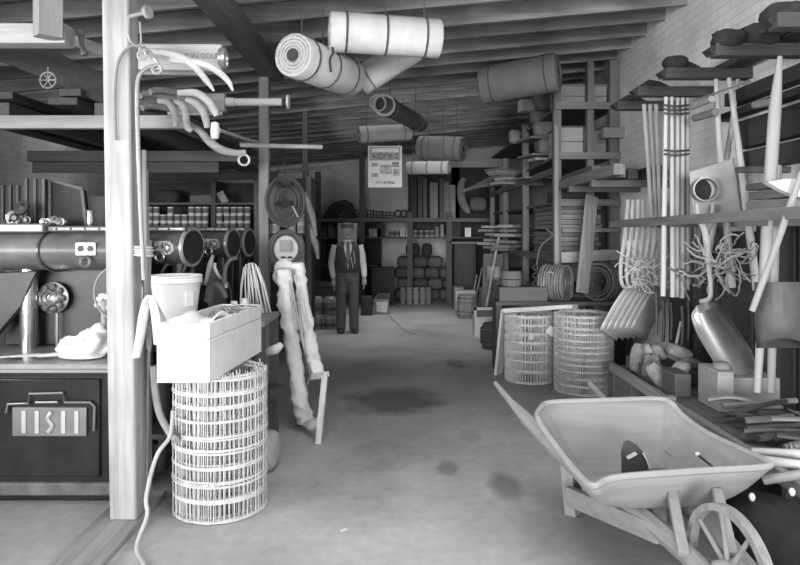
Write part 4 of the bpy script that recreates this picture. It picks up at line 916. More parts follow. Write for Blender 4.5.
# clutter packed on the aisle side of the rack further back
for k in range(12):
    z = (1.53, 1.60, 1.67, 1.30, 1.36, 1.42)[k % 6]+.0; y0 = 9.9+U(0, .8)+(1.9 if k > 5 else 0)
    a = V((1.62+U(-.1, .1), y0, z-(.0 if k % 6 > 2 else 0))); b_ = V((2.4, y0+.9+U(-.2, .3), z))
    tag(MB().bar(a, b_, U(.25, .4), .045).done('lath_bundle', W(U(.14, .34), 'x', sc=8)), 'bundle of thin laths poking from the rack at the %s, %s' % ('near bay' if k < 6 else 'far bay', ('fourth from the bottom', 'fifth from the bottom', 'topmost', 'lowest', 'second from the bottom', 'third from the bottom')[k % 6]), 'laths', 'lath bundles in the rack')
for k, (px, py, d_, s_, v, lab) in enumerate(((527, 106, 9.4, (.2, .2, .16), .5, 'small white packet high in the far bay of the rack'), (543, 100, 9.0, (.3, .3, .28), .2, 'grey sack high in the rack beside the white packet'), (536, 117, 9.2, (.35, .3, .22), .14, 'flattened dark sack below the grey sack in the rack'), (544, 130, 9.1, (.3, .3, .24), .2, 'round grey sack in the middle of the rack clutter'), (529, 146, 9.3, (.16, .2, .2), .25, 'small upright sack at the lower left of the rack clutter'), (546, 147, 9.0, (.24, .3, .22), .24, 'grey bulging sack low in the rack clutter'), (515, 137, 10.6, (.2, .2, .22), .3, 'pale small sack in the far bay of the rack'), (534, 158, 9.2, (.3, .3, .09), .42, 'flat pale packet under the sacks in the rack'))):
    p = P(px, py, d_); p.x = max(p.x, XA+.08) if k not in (0, 6) else p.x
    m = MB()
    if k in (0, 7): m.box(p, s_, rz(10)).done('x', M(v)) if False else m.box(p, s_, rz(10))
    else: m.sack(p, s_, lump=.06)
    tag(m.done('rack_packet' if k in (0, 7) else 'rack_sack', M(v, .9)), lab, 'sack' if k not in (0, 7) else 'packet')
for z, y0 in ((2.35, 9.5), (2.62, 9.0), (2.86, 9.1)):
    plank((XA-.2, y0, z), (2.5, y0+.2, z), .5, .025, .18, {2.35: 'lowest', 2.62: 'middle', 2.86: 'topmost'}[z]+' rough shelf plank under the sacks in the rack', 'rack_shelf', 'board')
for k in range(7):
    z = 2.36+.045*k; tag(MB().bar((1.55+U(-.1, .1), 10.6+.1*k, z), (2.3, 11+.1*k, z), .3, .035).done('lumber_bundle', W((.3, .16, .36, .14, .22, .3, .15)[k], 'x', sc=8)), 'short board in the pile in the far bay of the rack, %s' % ('lowest', 'second from below', 'third from below', 'middle', 'third from the top', 'second from the top', 'topmost')[k], 'board', 'short boards in the far rack bay')
for k in range(9):
    a = U(-.35, .15); y0 = 12.2+.15*k; x = 1.2+.06*k
    tag(MB().tube([V((x-.1, y0, 2.3+.03*k)), V((x+.3, y0+.1, 2.42+.04*k)), V((x+.9, y0+.3, 2.48+.05*k))], .025, 6).done('bent_pole', W(U(.1, .2), 'x')), 'dim bent pole in the sheaf sticking out over the rear shelf', 'pole', 'bent poles over the rear shelf')
plank(P(592, 196, 7.55), P(582, 293, 7.45), .19, .03, .34, 'pale board leaning upright in front of the lumber rack between the wire coils', 'leaning_board', 'board', roll=PI/2)
plank(V((X(482, 10.3), 10.3, .0)), P(499, 236, 10.7), .03, .03, .4, 'thin pale lath leaning at the far side of the rack', 'leaning_lath', 'lath')

# ------------------------------------------------------------------ low staging behind the rolls
sg = T('low_staging', 'low dark staging behind the wire rolls carrying coils and a case', 'staging', (1.8, 7.6, 0))
MB().bb(1.08, 2.62, 7.42, 7.84, .76, .80).done('deck', W(.14, 'x'), sg)
for x in (1.12, 2.0, 2.58): MB().bb(x-.03, x+.03, 7.46, 7.8, 0, .76).done('leg', W(.1, 'z'), sg)
crate(1.12, 1.66, 7.43, 7.8, .803, .965, .15, 'dark wooden case on the staging above the middle wire roll', seams=0)
t = T('dark_keg', 'short dark keg standing on the dark case behind the middle wire roll', 'keg', (1.3, 7.6, .97))
MB().lathe([(.11, .97), (.13, 1.05), (.11, 1.14), (0, 1.14)], (1.28, 7.58, 0), n=20).done('staves', W(.17, 'z'), t)
MB().ring((1.28, 7.58, 1.05), .13, .008, n=20).done('hoop', M(.07), t)
t = T('chain_lantern', 'small dark iron fitting with links standing on the dark case', 'fitting', (1.56, 7.55, .97))
m = MB()
for k in range(5): m.ring((1.55+.012*(k % 2), 7.55, 1.0+.045*k), .028, .009, (k % 2, 1-k % 2, .1), 12)
m.done('links', M(.05, .5), t); MB().lathe([(.05, .967), (.02, .985), (0, .985)], (1.55, 7.55, 0), n=12).done('base', M(.08, .5), t)
MB().tube([(1.56, 7.55, 1.2), (1.62, 7.6, 1.42), (1.78, 7.7, 1.55), (1.7, 7.68, 1.62)], .008, 6).done('stem_wire', M(.18, .6), t)
def wire_coil(c, R, n, r, w, ax, v, label):
    t = T('wire_coil', label, 'wire coil', V(c)-V((0, 0, R))); axv = V(ax).normalized()
    for lay, (rf, vv) in enumerate(((1, v), (.8, v*.8), (.62, v*.6))):
        m = MB()
        for k in range(n): m.ring(V(c)+axv*w*(k/(n-1)-.5), R*rf*(1+U(-.03, .03)), r, (ax[0]+U(-.05, .05), ax[1], ax[2]+U(-.05, .05)), 30, 5, .01)
        m.done('outer_turns' if lay == 0 else 'inner_turns', M(vv, .55, met=.2), t)
    m = MB()
    for k in range(3):
        a = k*2.1+.4; x, y, z = frame(ax); p = V(c)+(x*math.cos(a)+y*math.sin(a))*R*.84
        m.ring(p, .05, .008, x*math.sin(a)-y*math.cos(a), 14)
    m.done('binding_wire', M(.4, .5), t)
wire_coil((1.80, 7.62, .803+.2), .2, 9, .011, .26, (1, -.75, 0), .3, 'left of two thick wire coils on the staging, beside the leaning board')
wire_coil((2.32, 7.55, .803+.21), .205, 9, .011, .24, (-.9, -.8, .1), .2, 'darker wire coil on the staging right of the leaning board')
plank(P(503, 311.5, 7.0)+V((0, 0, .012)), P(572, 306, 6.9), .1, .045, .6, 'pale plank lying across the top of the middle wire roll', 'pale_plank', 'board')
plank(P(566, 308, 6.95), P(578, 309, 6.9), .06, .1, .3, 'grey block end lying beside the pale plank on the wire roll', 'grey_block', 'block')
plank((1.10, 7.38, .0), (1.17, 7.33, .74), .17, .03, .62, 'pale board leaning against the plank end at the left of the middle wire roll', 'leaning_board', 'board', roll=0)
tag(MB().box(P(551, 331, 6.83), (.09, .008, .09), rxyz(0, 35, 0)).done('paper_tag', M(.75, .8)), 'small pale paper tag tied on the middle wire roll', 'tag')
tag(MB().box(P(531, 336, 6.81), (.05, .008, .07)).done('paper_tag', M(.6, .8)), 'faint narrow paper tag on the middle wire roll, left of the tilted one', 'tag')
# floor stock along the right of the aisle
fr = T('framed_box', 'pale open-framed box on the floor before the row of kegs', 'box', (1.32, 9.6, 0))
MB().bb(1.12, 1.5, 9.9, 10.2, 0, .3).done('body', M(.6, .8), fr, bev=.006)
for x in (1.13, 1.49): MB().bb(x-.02, x+.02, 9.88, 9.92, .3, .45).done('stile', W(.5, 'z'), fr)
MB().bb(1.11, 1.51, 9.88, 9.92, .41, .45).done('top_rail', W(.5, 'x'), fr)
MB().bb(1.12, 1.5, 9.98, 10.0, .3, .44).done('back_panel', M(.1), fr)
t = T('dark_barrel', 'low dark barrel on the floor left of the pale leaning board', 'barrel', (1.3, 9.0, 0))
MB().lathe([(.2, 0), (.24, .1), (.24, .22), (.2, .33), (.18, .33), (.17, .31), (0, .31)], (1.34, 9.05, 0), n=24).done('staves', M(.06, .7), t)
for z in (.07, .26): MB().ring((1.34, 9.05, z), .235, .008, n=24).done('hoop', M(.12, .5), t)
keg(X(467, 12.2), 12.1, .2, .42, .24, 'ribbed pale keg on the floor between the pale box and the framed box', .1)
keg(X(489, 11.4), 11.6, .16, .6, .12, 'tall dim keg under the tins at the right of the aisle', .05)
crate(X(453.5, 13.3), X(463, 13.3), 13.1, 13.5, 0, .46, .3, 'small grey crate farthest back in the row at the right of the aisle', seams=1)
pbx = crate(X(455, 12.7), X(475, 12.7), 12.55, 12.8, .12, .45, .5, 'pale low crate beside the ribbed keg', seams=0)
tag(MB().bb(X(457, 12.5), X(462, 12.5), 12.42, 12.5, 0, .34).done('pale_board', W(.6, 'z')), 'short bright board standing before the pale low crate', 'board')
crate(X(458, 12.8), X(474, 12.8), 12.55, 12.8, 0, .118, .1, 'dark low box under the pale low crate', seams=0)
t = T('stool', 'small stool behind the framed box carrying a pale tin', 'stool', (X(494, 11), 11, 0))
MB().lathe([(.17, .78), (.17, .82), (0, .82)], (X(494, 11), 11, 0), n=18).done('seat', W(.2, 'x'), t)
for k in range(3): MB().tube([(X(494, 11)+.11*math.cos(2.1*k), 11+.11*math.sin(2.1*k), .78), (X(494, 11)+.16*math.cos(2.1*k), 11+.16*math.sin(2.1*k), 0)], .018, 6).done('leg', W(.15, 'z'), t)
t = T('pale_tin', 'pale squat tin with a band on the small stool', 'tin', (X(494, 11), 11, .822))
MB().lathe([(.12, .822), (.12, .9), (.125, .905), (.125, .925), (.12, .93), (.12, 1.0), (0, 1.0)], (X(494, 11), 11, 0), n=20).done('can', M(.4, .5), t)
for k, (a, b_, lab) in enumerate((((477, 275), (470, 318), 'left of three sticks standing by the dark back cabinet'), ((482, 268), (473, 305), 'middle of three sticks standing by the dark back cabinet'), ((488, 262), (480, 316), 'right of three sticks standing by the dark back cabinet'))):
    p1 = P(a[0], a[1], 13.4); p0 = V((X(b_[0], 13.0), 13.0, .015)); tag(MB().tube([p0, p1], .018, 6).done('standing_stick', W(.3, 'z')), lab, 'stick')
plank((1.55, 11.2, 0), (1.6, 11.3, 1.2), .35, .04, .14, 'dim wide board standing under the far rack bay', 'dim_board', 'board')
# ------------------------------------------------------------------ right wall: tool rack and bench
AG = 'dark bracket arms high on the right wall'
for k, (d_, px, py, w_, lab) in enumerate(((6.15, 616, 106, .1, 'farthest'), (5.6, 636, 92, .09, 'fourth from the camera'), (5.0, 664, 74, .1, 'middle'), (4.2, 713, 51, .11, 'second from the camera'), (3.55, 773, 22, .12, 'nearest'))):
    p = P(px, py, d_); t = T('wall_bracket', '%s of the dark bracket arms sticking out high on the right wall' % lab, 'bracket', ((p.x+2.65)/2, d_, p.z-.05), AG)
    MB().bb(p.x, 2.648, d_-.05, d_+.05, p.z-.04, p.z+.04).done('arm', W(.08, 'x'), t, bev=.006)
    m = MB(); m.prism([(p.x-.04, d_-.02, p.z+.01), (p.x+.02, d_-.04, p.z+.05), (p.x+.1, d_-.03, p.z+.1), (p.x+.2, d_-.02, p.z+.085), (p.x+.3, d_, p.z+.042), (p.x, d_, p.z-.02)], (0, .09, 0)); m.done('tip_wedge', W(.04, 'x'), t)
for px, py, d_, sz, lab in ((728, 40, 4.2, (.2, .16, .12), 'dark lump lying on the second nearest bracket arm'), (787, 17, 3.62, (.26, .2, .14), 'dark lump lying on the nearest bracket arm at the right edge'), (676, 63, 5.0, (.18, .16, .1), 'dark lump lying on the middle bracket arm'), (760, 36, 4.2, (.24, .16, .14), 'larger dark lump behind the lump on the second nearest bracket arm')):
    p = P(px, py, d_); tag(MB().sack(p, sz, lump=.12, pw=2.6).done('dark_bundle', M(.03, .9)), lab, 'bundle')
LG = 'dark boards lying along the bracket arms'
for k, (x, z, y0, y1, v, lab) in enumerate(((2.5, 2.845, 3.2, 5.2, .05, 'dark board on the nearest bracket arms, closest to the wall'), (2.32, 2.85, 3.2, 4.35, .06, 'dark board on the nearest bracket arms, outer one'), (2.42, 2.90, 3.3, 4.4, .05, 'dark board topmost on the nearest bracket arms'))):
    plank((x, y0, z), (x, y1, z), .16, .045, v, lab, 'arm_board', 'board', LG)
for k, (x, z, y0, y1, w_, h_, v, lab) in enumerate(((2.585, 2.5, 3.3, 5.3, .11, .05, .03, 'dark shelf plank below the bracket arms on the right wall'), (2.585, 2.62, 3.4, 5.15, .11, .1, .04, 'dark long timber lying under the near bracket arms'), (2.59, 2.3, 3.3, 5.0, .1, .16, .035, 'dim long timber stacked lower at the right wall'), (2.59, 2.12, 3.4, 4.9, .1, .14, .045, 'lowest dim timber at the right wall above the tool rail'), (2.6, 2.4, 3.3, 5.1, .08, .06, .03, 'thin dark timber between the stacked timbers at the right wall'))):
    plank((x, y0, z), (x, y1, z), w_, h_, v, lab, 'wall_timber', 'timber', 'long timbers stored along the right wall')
for y_ in (3.5, 4.5): tag(MB().bb(2.3, 2.648, y_-.03, y_+.03, 2.0, 2.04).done('wall_bracket', W(.1, 'x')), 'bracket holding the long timbers at the right wall, %s one' % ('near' if y_ < 4 else 'far'), 'bracket')
for (a, b_, r, v, lab) in (((692, 107, 4.9), (712, 99, 4.6), .025, .3, 'short pale stub lying under the middle bracket arm'), ((694, 101, 5.0), (752, 80, 4.2), .008, .25, 'thin rod slanting up under the bracket arms'), ((695, 118, 5.1), (716, 112, 4.8), .03, .2, 'grey stub lying below the pale stub at the right wall'), ((755, 105, 4.4), (775, 101, 4.1), .025, .3, 'grey rolled stub beside the tapered pole at the right wall')):
    tag(MB().tube([P(*a), P(*b_)], r, 8).done('wood_stub', W(v, 'x')), lab, 'stub')
# tool rail
tr_ = T('tool_rail', 'long wooden rail along the right wall holding the tool handles upright', 'rail', (2.1, 4.9, 1.65))
MB().bar((2.06, 6.45, 1.665), (2.1, 3.2, 1.705), .03, .068).done('front_rail', W(.2, 'y'), tr_, bev=.004)
for y_ in (6.35, 5.2, 4.1, 3.4): MB().bar((2.09, y_, 1.66), (2.648, y_, 1.66), .05, .05).done('wall_arm', W(.14, 'x'), tr_)
# handles
def pole(name, pts, r, v, label, cat='handle', grp=None, n=10):
    if not isinstance(r, (list, tuple)): r = [r]*len(pts)
    return tag(MB().tube(pts, r, n).done(name, W(v, 'z', var=.14)), label, cat, grp)
G3 = 'slim handles at the left of the tool rack'
for k, (a, b_) in enumerate((((644, 104), (652, 221)), ((650, 104), (656, 216)), ((656, 104), (660, 216)))):
    pole('tool_pole', [P(a[0], a[1], 5.75), P(b_[0], b_[1], 6.0)], .018, (.5, .4, .45)[k], ('left', 'middle', 'right')[k]+' of the three slim handles leaning at the far end of the tool rack', grp=G3)
G5 = 'tall pale handles tied in the bundle'
for k, (a, b_, v) in enumerate((((666, 97), (663, 296), .62), ((671.5, 97), (672.5, 297), .6), ((677.5, 98), (676.5, 297), .55), ((682.5, 98), (682, 298), .62), ((687.5, 98), (687, 290), .5))):
    pole('tool_pole', [P(a[0], a[1], 5.2+.03*k), P((a[0]+b_[0])/2, (a[1]+b_[1])/2, 5.2+.03*k), P(b_[0], b_[1], 5.2+.03*k)], [.015, .019, .021], v, ('first', 'second', 'third', 'fourth', 'fifth')[k]+' from the left of the tall pale handles tied in the bundle', grp=G5)
m = MB()
for z_ in (105, 109, 113, 150, 154): m.tube([P(664, z_, 5.16), P(676, z_+1, 5.15), P(689, z_, 5.3)], .008, 6)
tag(m.done('twine_binding', M(.08, .9)), 'dark twine binding the bundle of tall pale handles', 'twine')
pole('tool_pole', [P(716, 79, 4.85), P(720, 150, 4.9), P(732, 287, 5.0)], [.017, .024, .03], .52, 'straight pale pole standing right of the bundle, passing behind the rail')
pole('tool_pole', [P(738, 78, 5.0), P(727, 156, 4.95), P(707, 262, 4.9)], [.015, .02, .02], .5, 'pole leaning left, crossing behind the straight pale pole')
pole('tool_pole', [P(729, 78, 4.8), P(739, 150, 4.78), P(757, 290, 4.75)], [.016, .024, .03], .5, 'long pale pole leaning right beneath the second near bracket arm')
pole('tapered_pole', [P(780, 56, 4.0), P(775, 110, 4.05), P(769, 200, 4.1), P(757, 392, 4.15)], [.014, .036, .038, .022], .42, 'stout tapered pole reaching highest at the right edge of the tool rack')
pole('peg_pole', [P(777, 165, 4.25), P(774, 270, 4.28), P(771, 392, 4.3)], [.028, .028, .024], .4, 'straight stout pole right of the tapered pole, ending over the bench')
pole('slanted_pole', [P(802, 172, 3.55), P(777, 243, 3.6), P(752, 311, 3.65)], [.017, .019, .017], .34, 'pole slanting down to the left in front of the stout poles')
for k, px in enumerate((690, 695, 699)): pole('tool_pole', [P(px, 226, 5.4), P(px, 284+2*k, 5.4)], .016, .35, ('left', 'middle', 'right')[k]+' of three short handles hanging below the rail beside the bundle', grp='short handles below the rail')
# metal box with round flue hole on the rail
fx = T('flue_box', 'pale sheet metal hood with a round pipe mouth, resting behind the tool rail', 'hood', P(715, 214, 4.9))
a = [P(689, 172, 4.95), P(734, 158, 4.85), P(741, 214, 4.85), P(693, 218, 4.95)]
MB().hexa([a[3], a[2], a[2]+V((.08, .16, 0)), a[3]+V((.08, .16, 0)), a[0], a[1], a[1]+V((.08, .16, 0)), a[0]+V((.08, .16, 0))]).done('body', M(.36, .6, .08, 4), fx, bev=.004)
pc_ = P(702, 190, 4.94)
MB().lathe([(.09, 0), (.09, .1), (.08, .1), (.08, .02), (0, .02)], pc_, (-.15, -1, 0), 28).done('pipe_mouth', M(.32, .45, met=.4), fx)
MB().lathe([(.078, .022), (.05, .03), (0, .03)], pc_, (-.15, -1, 0), 24).done('dark_throat', M(.03, .9), fx)
ss = T('paper_stack', 'bright white sheets piled on dark packets at the right edge above the rail', 'paper', P(778, 210, 3.75))
MB().prism([P(*q, 3.62) for q in ((768, 182), (786, 179), (812, 178), (812, 199), (796, 196), (782, 190))], (0, .06, 0)).done('white_sheet', M(.82, .8, .05), ss)
MB().bb(2.2, 2.62, 3.72, 4.2, 1.86, 1.9).done('dark_packet', M(.1, .8), ss); MB().bb(2.22, 2.62, 3.74, 4.2, 1.80, 1.85).done('dark_packet', M(.16, .8), ss); MB().bb(2.2, 2.62, 3.7, 4.2, 1.73, 1.79).done('dark_packet', M(.2, .8), ss)
# fork end of the big scoop, scoop itself
sc = T('grain_scoop', 'big shiny scoop shovel hanging blade down over the bench', 'shovel', P(724, 378, 4.75))
d_ = 4.8
MB().tube([P(697, 204, d_), P(699, 218, d_), P(705, 231, d_), P(708, 255, d_)], [.014, .02, .024, .024], 10).done('grip_arm', W(.6, 'z'), sc)
MB().tube([P(713, 204, d_+.05), P(711, 220, d_+.05), P(706, 231, d_+.02)], [.014, .02, .022], 10).done('grip_arm', W(.5, 'z'), sc)
MB().tube([P(707, 236, d_), P(709, 262, d_-.02), P(711, 290, d_-.04), P(709, 299, d_-.05), P(701, 302, d_-.06)], [.024, .022, .016, .018, .02], 10).done('shaft', W(.6, 'z'), sc)
rows = []
# blade outline: left edge / right edge in the picture, dished away from the viewer
Lf = [(697, 306), (692, 316), (696, 330), (704, 345), (712, 358), (719, 372), (724, 379)]
Rt = [(706, 300), (716, 303), (727, 314), (736, 328), (745, 342), (752, 354), (757, 376)]
for i in range(7):
    a, b_ = P(*Lf[i], d_-.15), P(*Rt[i], d_+.03); row = []
    for k in range(13):
        f = k/12; p = a.lerp(b_, f); dish = 4*f*(1-f)*(.11 if i else .03); p -= V((.2, 1, -.1))*dish
        row.append(p)
    rows.append(row)
MB().surf(rows).done('blade', M(.78, .33, .1, 5, met=.85, bump=.05), sc, solid=.006)
MB().tube([r[0] for r in rows], .005, 6).done('rolled_edge', M(.4, .3, met=.6), sc)
MB().tube([r[-1] for r in rows], .005, 6).done('rolled_edge', M(.45, .3, met=.6), sc)
# nest of shovels
SHG = 'nested shovels hanging blade down'
for k in range(6):
    o = V((.062*k, .02*k, .0)); lab = ('first', 'second', 'third', 'fourth', 'fifth', 'last')[k]
    t = T('shovel', '%s of six nested shovels hanging blade down, counted from the left' % lab, 'shovel', P(618, 338, 6.1)+o, SHG)
    a, b_, c, e = P(621, 288, 6.05)+o, P(641, 292, 6.3)+o, P(617, 341, 6.2)+o, P(600, 329, 5.95)+o
    rows = []
    for i in range(6):
        f = i/5; l, r = a.lerp(e, f), b_.lerp(c, f); n_ = (b_-a).cross(e-a).normalized(); row = []
        for q in range(9):
            g = q/8; row.append(l.lerp(r, g)-n_*(.014*(1-(2*g-1)**2)+(.03*(1-f)**3)))
        rows.append(row)
    MB().surf(rows).done('blade', M(.6 if k == 0 else .5, .5, .1, 6, met=.2), t, solid=.006)
    s_ = a.lerp(b_, .5)
    MB().tube([s_, P(622+6.2*k*.95, 284, 6.1), P(621+6*k, 262, 6.12), P(625+6*k, 235, 6.15), P(628+5*k, 200, 6.2)], [.018, .017, .018, .022, .02], 8).done('handle', W(.58, 'z'), t)
    MB().tube([s_+V((.02, 0, 0)), P(628+6*k, 284, 6.12), P(627+6*k, 262, 6.14), P(627+6*k, 240, 6.15)], .011, 8).done('strap', M(.6, .5), t)
# tangles of wire and iron below the rail
def tangle(cx_, cy_, d_, w_, h_, n, r, v, label, nm='wire_tangle'):
    m = MB()
    for k in range(n):
        p = P(cx_+U(-w_, w_), cy_+U(-h_, h_), d_+U(-.08, .08)); pts = [p]
        dr = V((U(-1, 1), U(-.4, .4), U(-.6, .6))).normalized()
        for q in range(7):
            dr = (dr+V((U(-.6, .6), U(-.25, .25), U(-.6, .6)))).normalized(); pts.append(pts[-1]+dr*.032)
        m.tube(pts, r, 6)
    return tag(m.done(nm, M(v, .5)), label, 'wire', kind=None)
tangle(643, 271, 5.95, 12, 12, 34, .0055, .62, 'bright snarl of wire hooks hanging between the shovels and the handle bundle')
tangle(690, 268, 5.3, 14, 14, 24, .006, .28, 'dim snarl of iron hooks behind the short handles below the rail')
tangle(727, 260, 4.6, 16, 14, 34, .0065, .33, 'pale snarl of bent wire right of the big scoop handle below the rail')
tangle(712, 272, 5.2, 8, 10, 16, .008, .5, 'small bright snarl of hooks just behind the big scoop handle')
for k, (px, py0, py1, v) in enumerate(((656, 292, 335, .09), (663, 300, 342, .06), (671, 302, 340, .07), (682, 306, 345, .12), (688, 300, 340, .06))):
    tag(MB().tube([P(px, py0, 5.75), P(px+1, (py0+py1)/2, 5.75), P(px, py1, 5.75)], .014, 6).done('hanging_chain', M(v, .5)), ('first', 'second', 'third', 'fourth', 'fifth')[k]+' from the left of the dark chains hanging under the handle bundle', 'chain', 'dark chains under the handle bundle')
tag(MB().tube([P(681, 322, 5.5), P(676, 345, 5.4)], .012, 6).done('pale_stick', W(.5, 'z')), 'thin pale stick standing among the dark chains over the bench', 'stick')
tag(MB().tube([P(700, 240, 5.5), P(684, 250, 5.5), P(672, 252, 5.6), P(690, 258, 5.5), P(712, 256, 5.4)], .03, 8).done('iron_bar', M(.16, .6)), 'bent dark iron bar lying across the short handles', 'iron bar')
# dark upright boards behind the tools
BB = 'dark boards against the right wall below the rail'
for k in range(6):
    y0 = 3.3+.52*k
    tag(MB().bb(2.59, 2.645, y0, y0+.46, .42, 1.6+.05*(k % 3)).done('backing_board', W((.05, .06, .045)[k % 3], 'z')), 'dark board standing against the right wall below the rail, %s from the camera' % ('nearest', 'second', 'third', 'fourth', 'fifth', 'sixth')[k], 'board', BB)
# storage bench
bn = T('storage_bench', 'long low bench with open bins along the right wall', 'bench', (2.28, 4.3, 0))
MB().bb(1.95, 2.645, 2.5, 5.98, .36, .385).done('bench_top', W(.16, 'y'), bn)
MB().bb(1.9, 1.95, 4.74, 6.0, .33, .405).done('front_rail', W(.34, 'y'), bn, bev=.006)
MB().bb(1.9, 1.95, 2.5, 4.66, .33, .405).done('front_rail', W(.32, 'y'), bn, bev=.006)
MB().bb(1.885, 1.955, 4.665, 4.735, 0, .43).done('post', W(.32, 'z'), bn, bev=.006)
for y_ in (5.95, 5.5, 5.1, 4.25, 3.8, 3.3, 2.6): MB().bb(1.92, 2.6, y_-.02, y_+.02, 0, .355).done('divider', W(.2, 'z'), bn)
MB().bb(1.93, 1.955, 5.52, 5.93, .06, .32).done('bin_front', W(.2, 'y'), bn); MB().bb(1.93, 1.955, 3.82, 4.23, .05, .27).done('bin_front', W(.16, 'y'), bn)
MB().bb(2.58, 2.6, 2.5, 5.98, 0, .355).done('back_board', W(.05, 'y'), bn)
# light bundles on the bench
BGp = 'pale canvas bundles heaped on the bench'
labs = ('leftmost upright', 'second upright', 'upper middle', 'front drooping', 'topmost right', 'lower right leaf-shaped', 'lower middle', 'small dull right')
for k, (px, py, d_, sx, sz, rot, v) in enumerate(((637, 357, 5.6, .11, .24, 5, .34), (648, 358, 5.5, .07, .24, -8, .5), (657, 352, 5.5, .15, .1, 20, .4), (659, 375, 5.2, .13, .22, -25, .4), (679, 352, 5.35, .2, .1, 15, .44), (677, 374, 5.05, .24, .08, -25, .55), (651, 366, 5.4, .13, .2, 10, .3), (690, 363, 5.3, .16, .09, 10, .3))):
    c = P(px, py, d_)
    tag(MB().sack(c, (sx, .14, sz), rxyz(0, rot*1.5, 25*(k%3-1)), lump=.1, pw=4.5).done('canvas_bundle', M(v*.7, .9, .2, 18, bump=.3)), '%s of the pale bundles heaped on the bench under the dark chains' % labs[k], 'bundle', BGp)
crate(2.0, 2.34, 5.15, 5.85, .388, .5, .13, 'low dark tray under the pale bundles on the bench', seams=0)
wbx = crate(2.13, 2.24, 4.42, 4.72, .388, .66, .33, 'upright narrow wooden box on the bench left of the big scoop tip', seams=0)
crate(2.25, 2.62, 4.5, 4.75, .388, .6, .3, 'wide wooden box on the bench below the scoop and stout poles', seams=0)
tag(MB().sack(P(722, 372, 4.55)+V((0, 0, .02)), (.12, .12, .1)).done('small_pouch', M(.25, .9)), 'small round pouch on the narrow wooden box under the scoop tip', 'pouch')
crate(2.0, 2.12, 4.8, 5.05, .388, .56, .11, 'small dark box on the bench between pale bundles and narrow wooden box', seams=0)
# pile of iron on the bench
IG = 'iron bars and fittings piled on the bench'
for k in range(22):
    y0 = 3.35+.85*rnd.random(); z = .40+.15*rnd.random()*(1 if y0 > 3.5 else .6); x0 = 1.94+.15*rnd.random(); ln = U(.25, .5); an = U(-.5, .5)
    a = V((x0, y0, z)); b_ = a+V((ln*math.cos(an), ln*math.sin(an), U(-.02, .05)))
    mid = (a+b_)/2+V((0, 0, U(-.01, .03)))
    tag(MB().tube([a, mid, b_], U(.012, .024), 7, flat=U(.6, 1)).done('iron_piece', M(rnd.choice((.06, .1, .2, .3, .14)), .5, met=.3)), 'iron bar or fitting in the tangled pile on the bench behind the wheelbarrow', 'iron bar', IG)
for k, (a, b_, v, lab) in enumerate((((752, 452, 3.25), (803, 454, 3.15), .46, 'upper of two pale pipes jutting over the wheelbarrow from the right'), ((747, 458, 3.2), (803, 465, 3.05), .5, 'lower of two pale pipes jutting over the wheelbarrow from the right'), ((764, 480, 3.1), (803, 474, 3.0), .3, 'grey pipe below the two pale pipes at the right edge'))):
    tag(MB().tube([P(*a), P(*b_)], .022, 10).done('pale_pipe', M(v, .5)), lab, 'pipe')
tag(MB().sack((1.70, 2.72, .19), (.34, 1.2, .38), lump=.05, pw=4).done('tarpaulin_heap', M(.02, .85, .3, 8, bump=.3)), 'dark heap under a tarpaulin in the bottom right corner behind the wheel', 'tarpaulin')
for px, py in ((752, 497), (792, 492)):
    p = P(px, py, 3.02); tag(MB().ball(p, (.014, .016, .02), n=10).done('white_ball', M(.8, .4)), 'small white knob at the right edge below the pipes, %s one' % ('left' if px < 770 else 'right'), 'knob')
hd = T('coal_hod', 'large dull grey sheet metal bin hanging at the right edge over the bench', 'bin', P(780, 345, 3.6))
rows = [[P(x, y, 3.75-.15*math.sin(PI*i/6)) for i, x in enumerate((755, 764, 773, 782, 791, 800, 809))] for y in (282, 300, 322)]
rows.append([P(x, 348-10*math.sin(PI*i/6)**.6, 3.75-.12*math.sin(PI*i/6)) for i, x in enumerate((757, 764, 773, 782, 791, 800, 809))])
MB().surf(rows).done('front_sheet', M(.13, .8, .15, 5), hd, solid=.01)
m = MB(); m.surf([[P(x, 348, 3.85) for x in (757, 770, 790, 810)], [P(x, 285, 3.95) for x in (757, 770, 790, 810)]]); m.done('back_sheet', M(.06, .7), hd, solid=.01)

# ------------------------------------------------------------------ wheelbarrow
wbr = T('wheelbarrow', 'pale wheelbarrow with a spoked wheel in the right foreground', 'wheelbarrow', (1.22, 3.4, 0))
def smooth_loop(pts, n):
    out = []; N = len(pts)
    for i in range(N):
        p0, p1, p2, p3 = pts[i-1], pts[i], pts[(i+1) % N], pts[(i+2) % N]
        for k in range(n):
            t = k/n; out.append(.5*((2*p1)+(p2-p0)*t+(2*p0-5*p1+4*p2-p3)*t*t+(3*p1-p0-3*p2+p3)*t**3))
    return out
def RZ(px, py, z):
    d_ = (H-z)*F/(py-HY); return V(((px-400)*d_/F, d_, z))
rim = [RZ(538, 419, .595), RZ(541, 408, .62), RZ(552, 402.5, .63), RZ(605, 400.5, .635), RZ(656, 399, .635), RZ(671, 403, .625), RZ(682, 415, .58), RZ(705, 432, .545), RZ(740, 449, .54), RZ(766, 461, .545), RZ(764, 467, .535), RZ(700, 471, .53), RZ(630, 476, .52), RZ(606, 480, .51), RZ(593, 486, .50), RZ(578, 474, .50), RZ(558, 449, .53)]
bot = [V(p) for p in ((.96, 3.52, .335), (.97, 3.56, .335), (1.0, 3.6, .335), (1.2, 3.62, .335), (1.38, 3.62, .335), (1.42, 3.58, .335), (1.44, 3.5, .335), (1.46, 3.4, .33), (1.47, 3.25, .33), (1.47, 3.14, .33), (1.43, 3.09, .33), (1.28, 3.07, .33), (1.08, 3.06, .33), (1.02, 3.07, .33), (.98, 3.1, .33), (.955, 3.2, .33), (.955, 3.36, .33))]
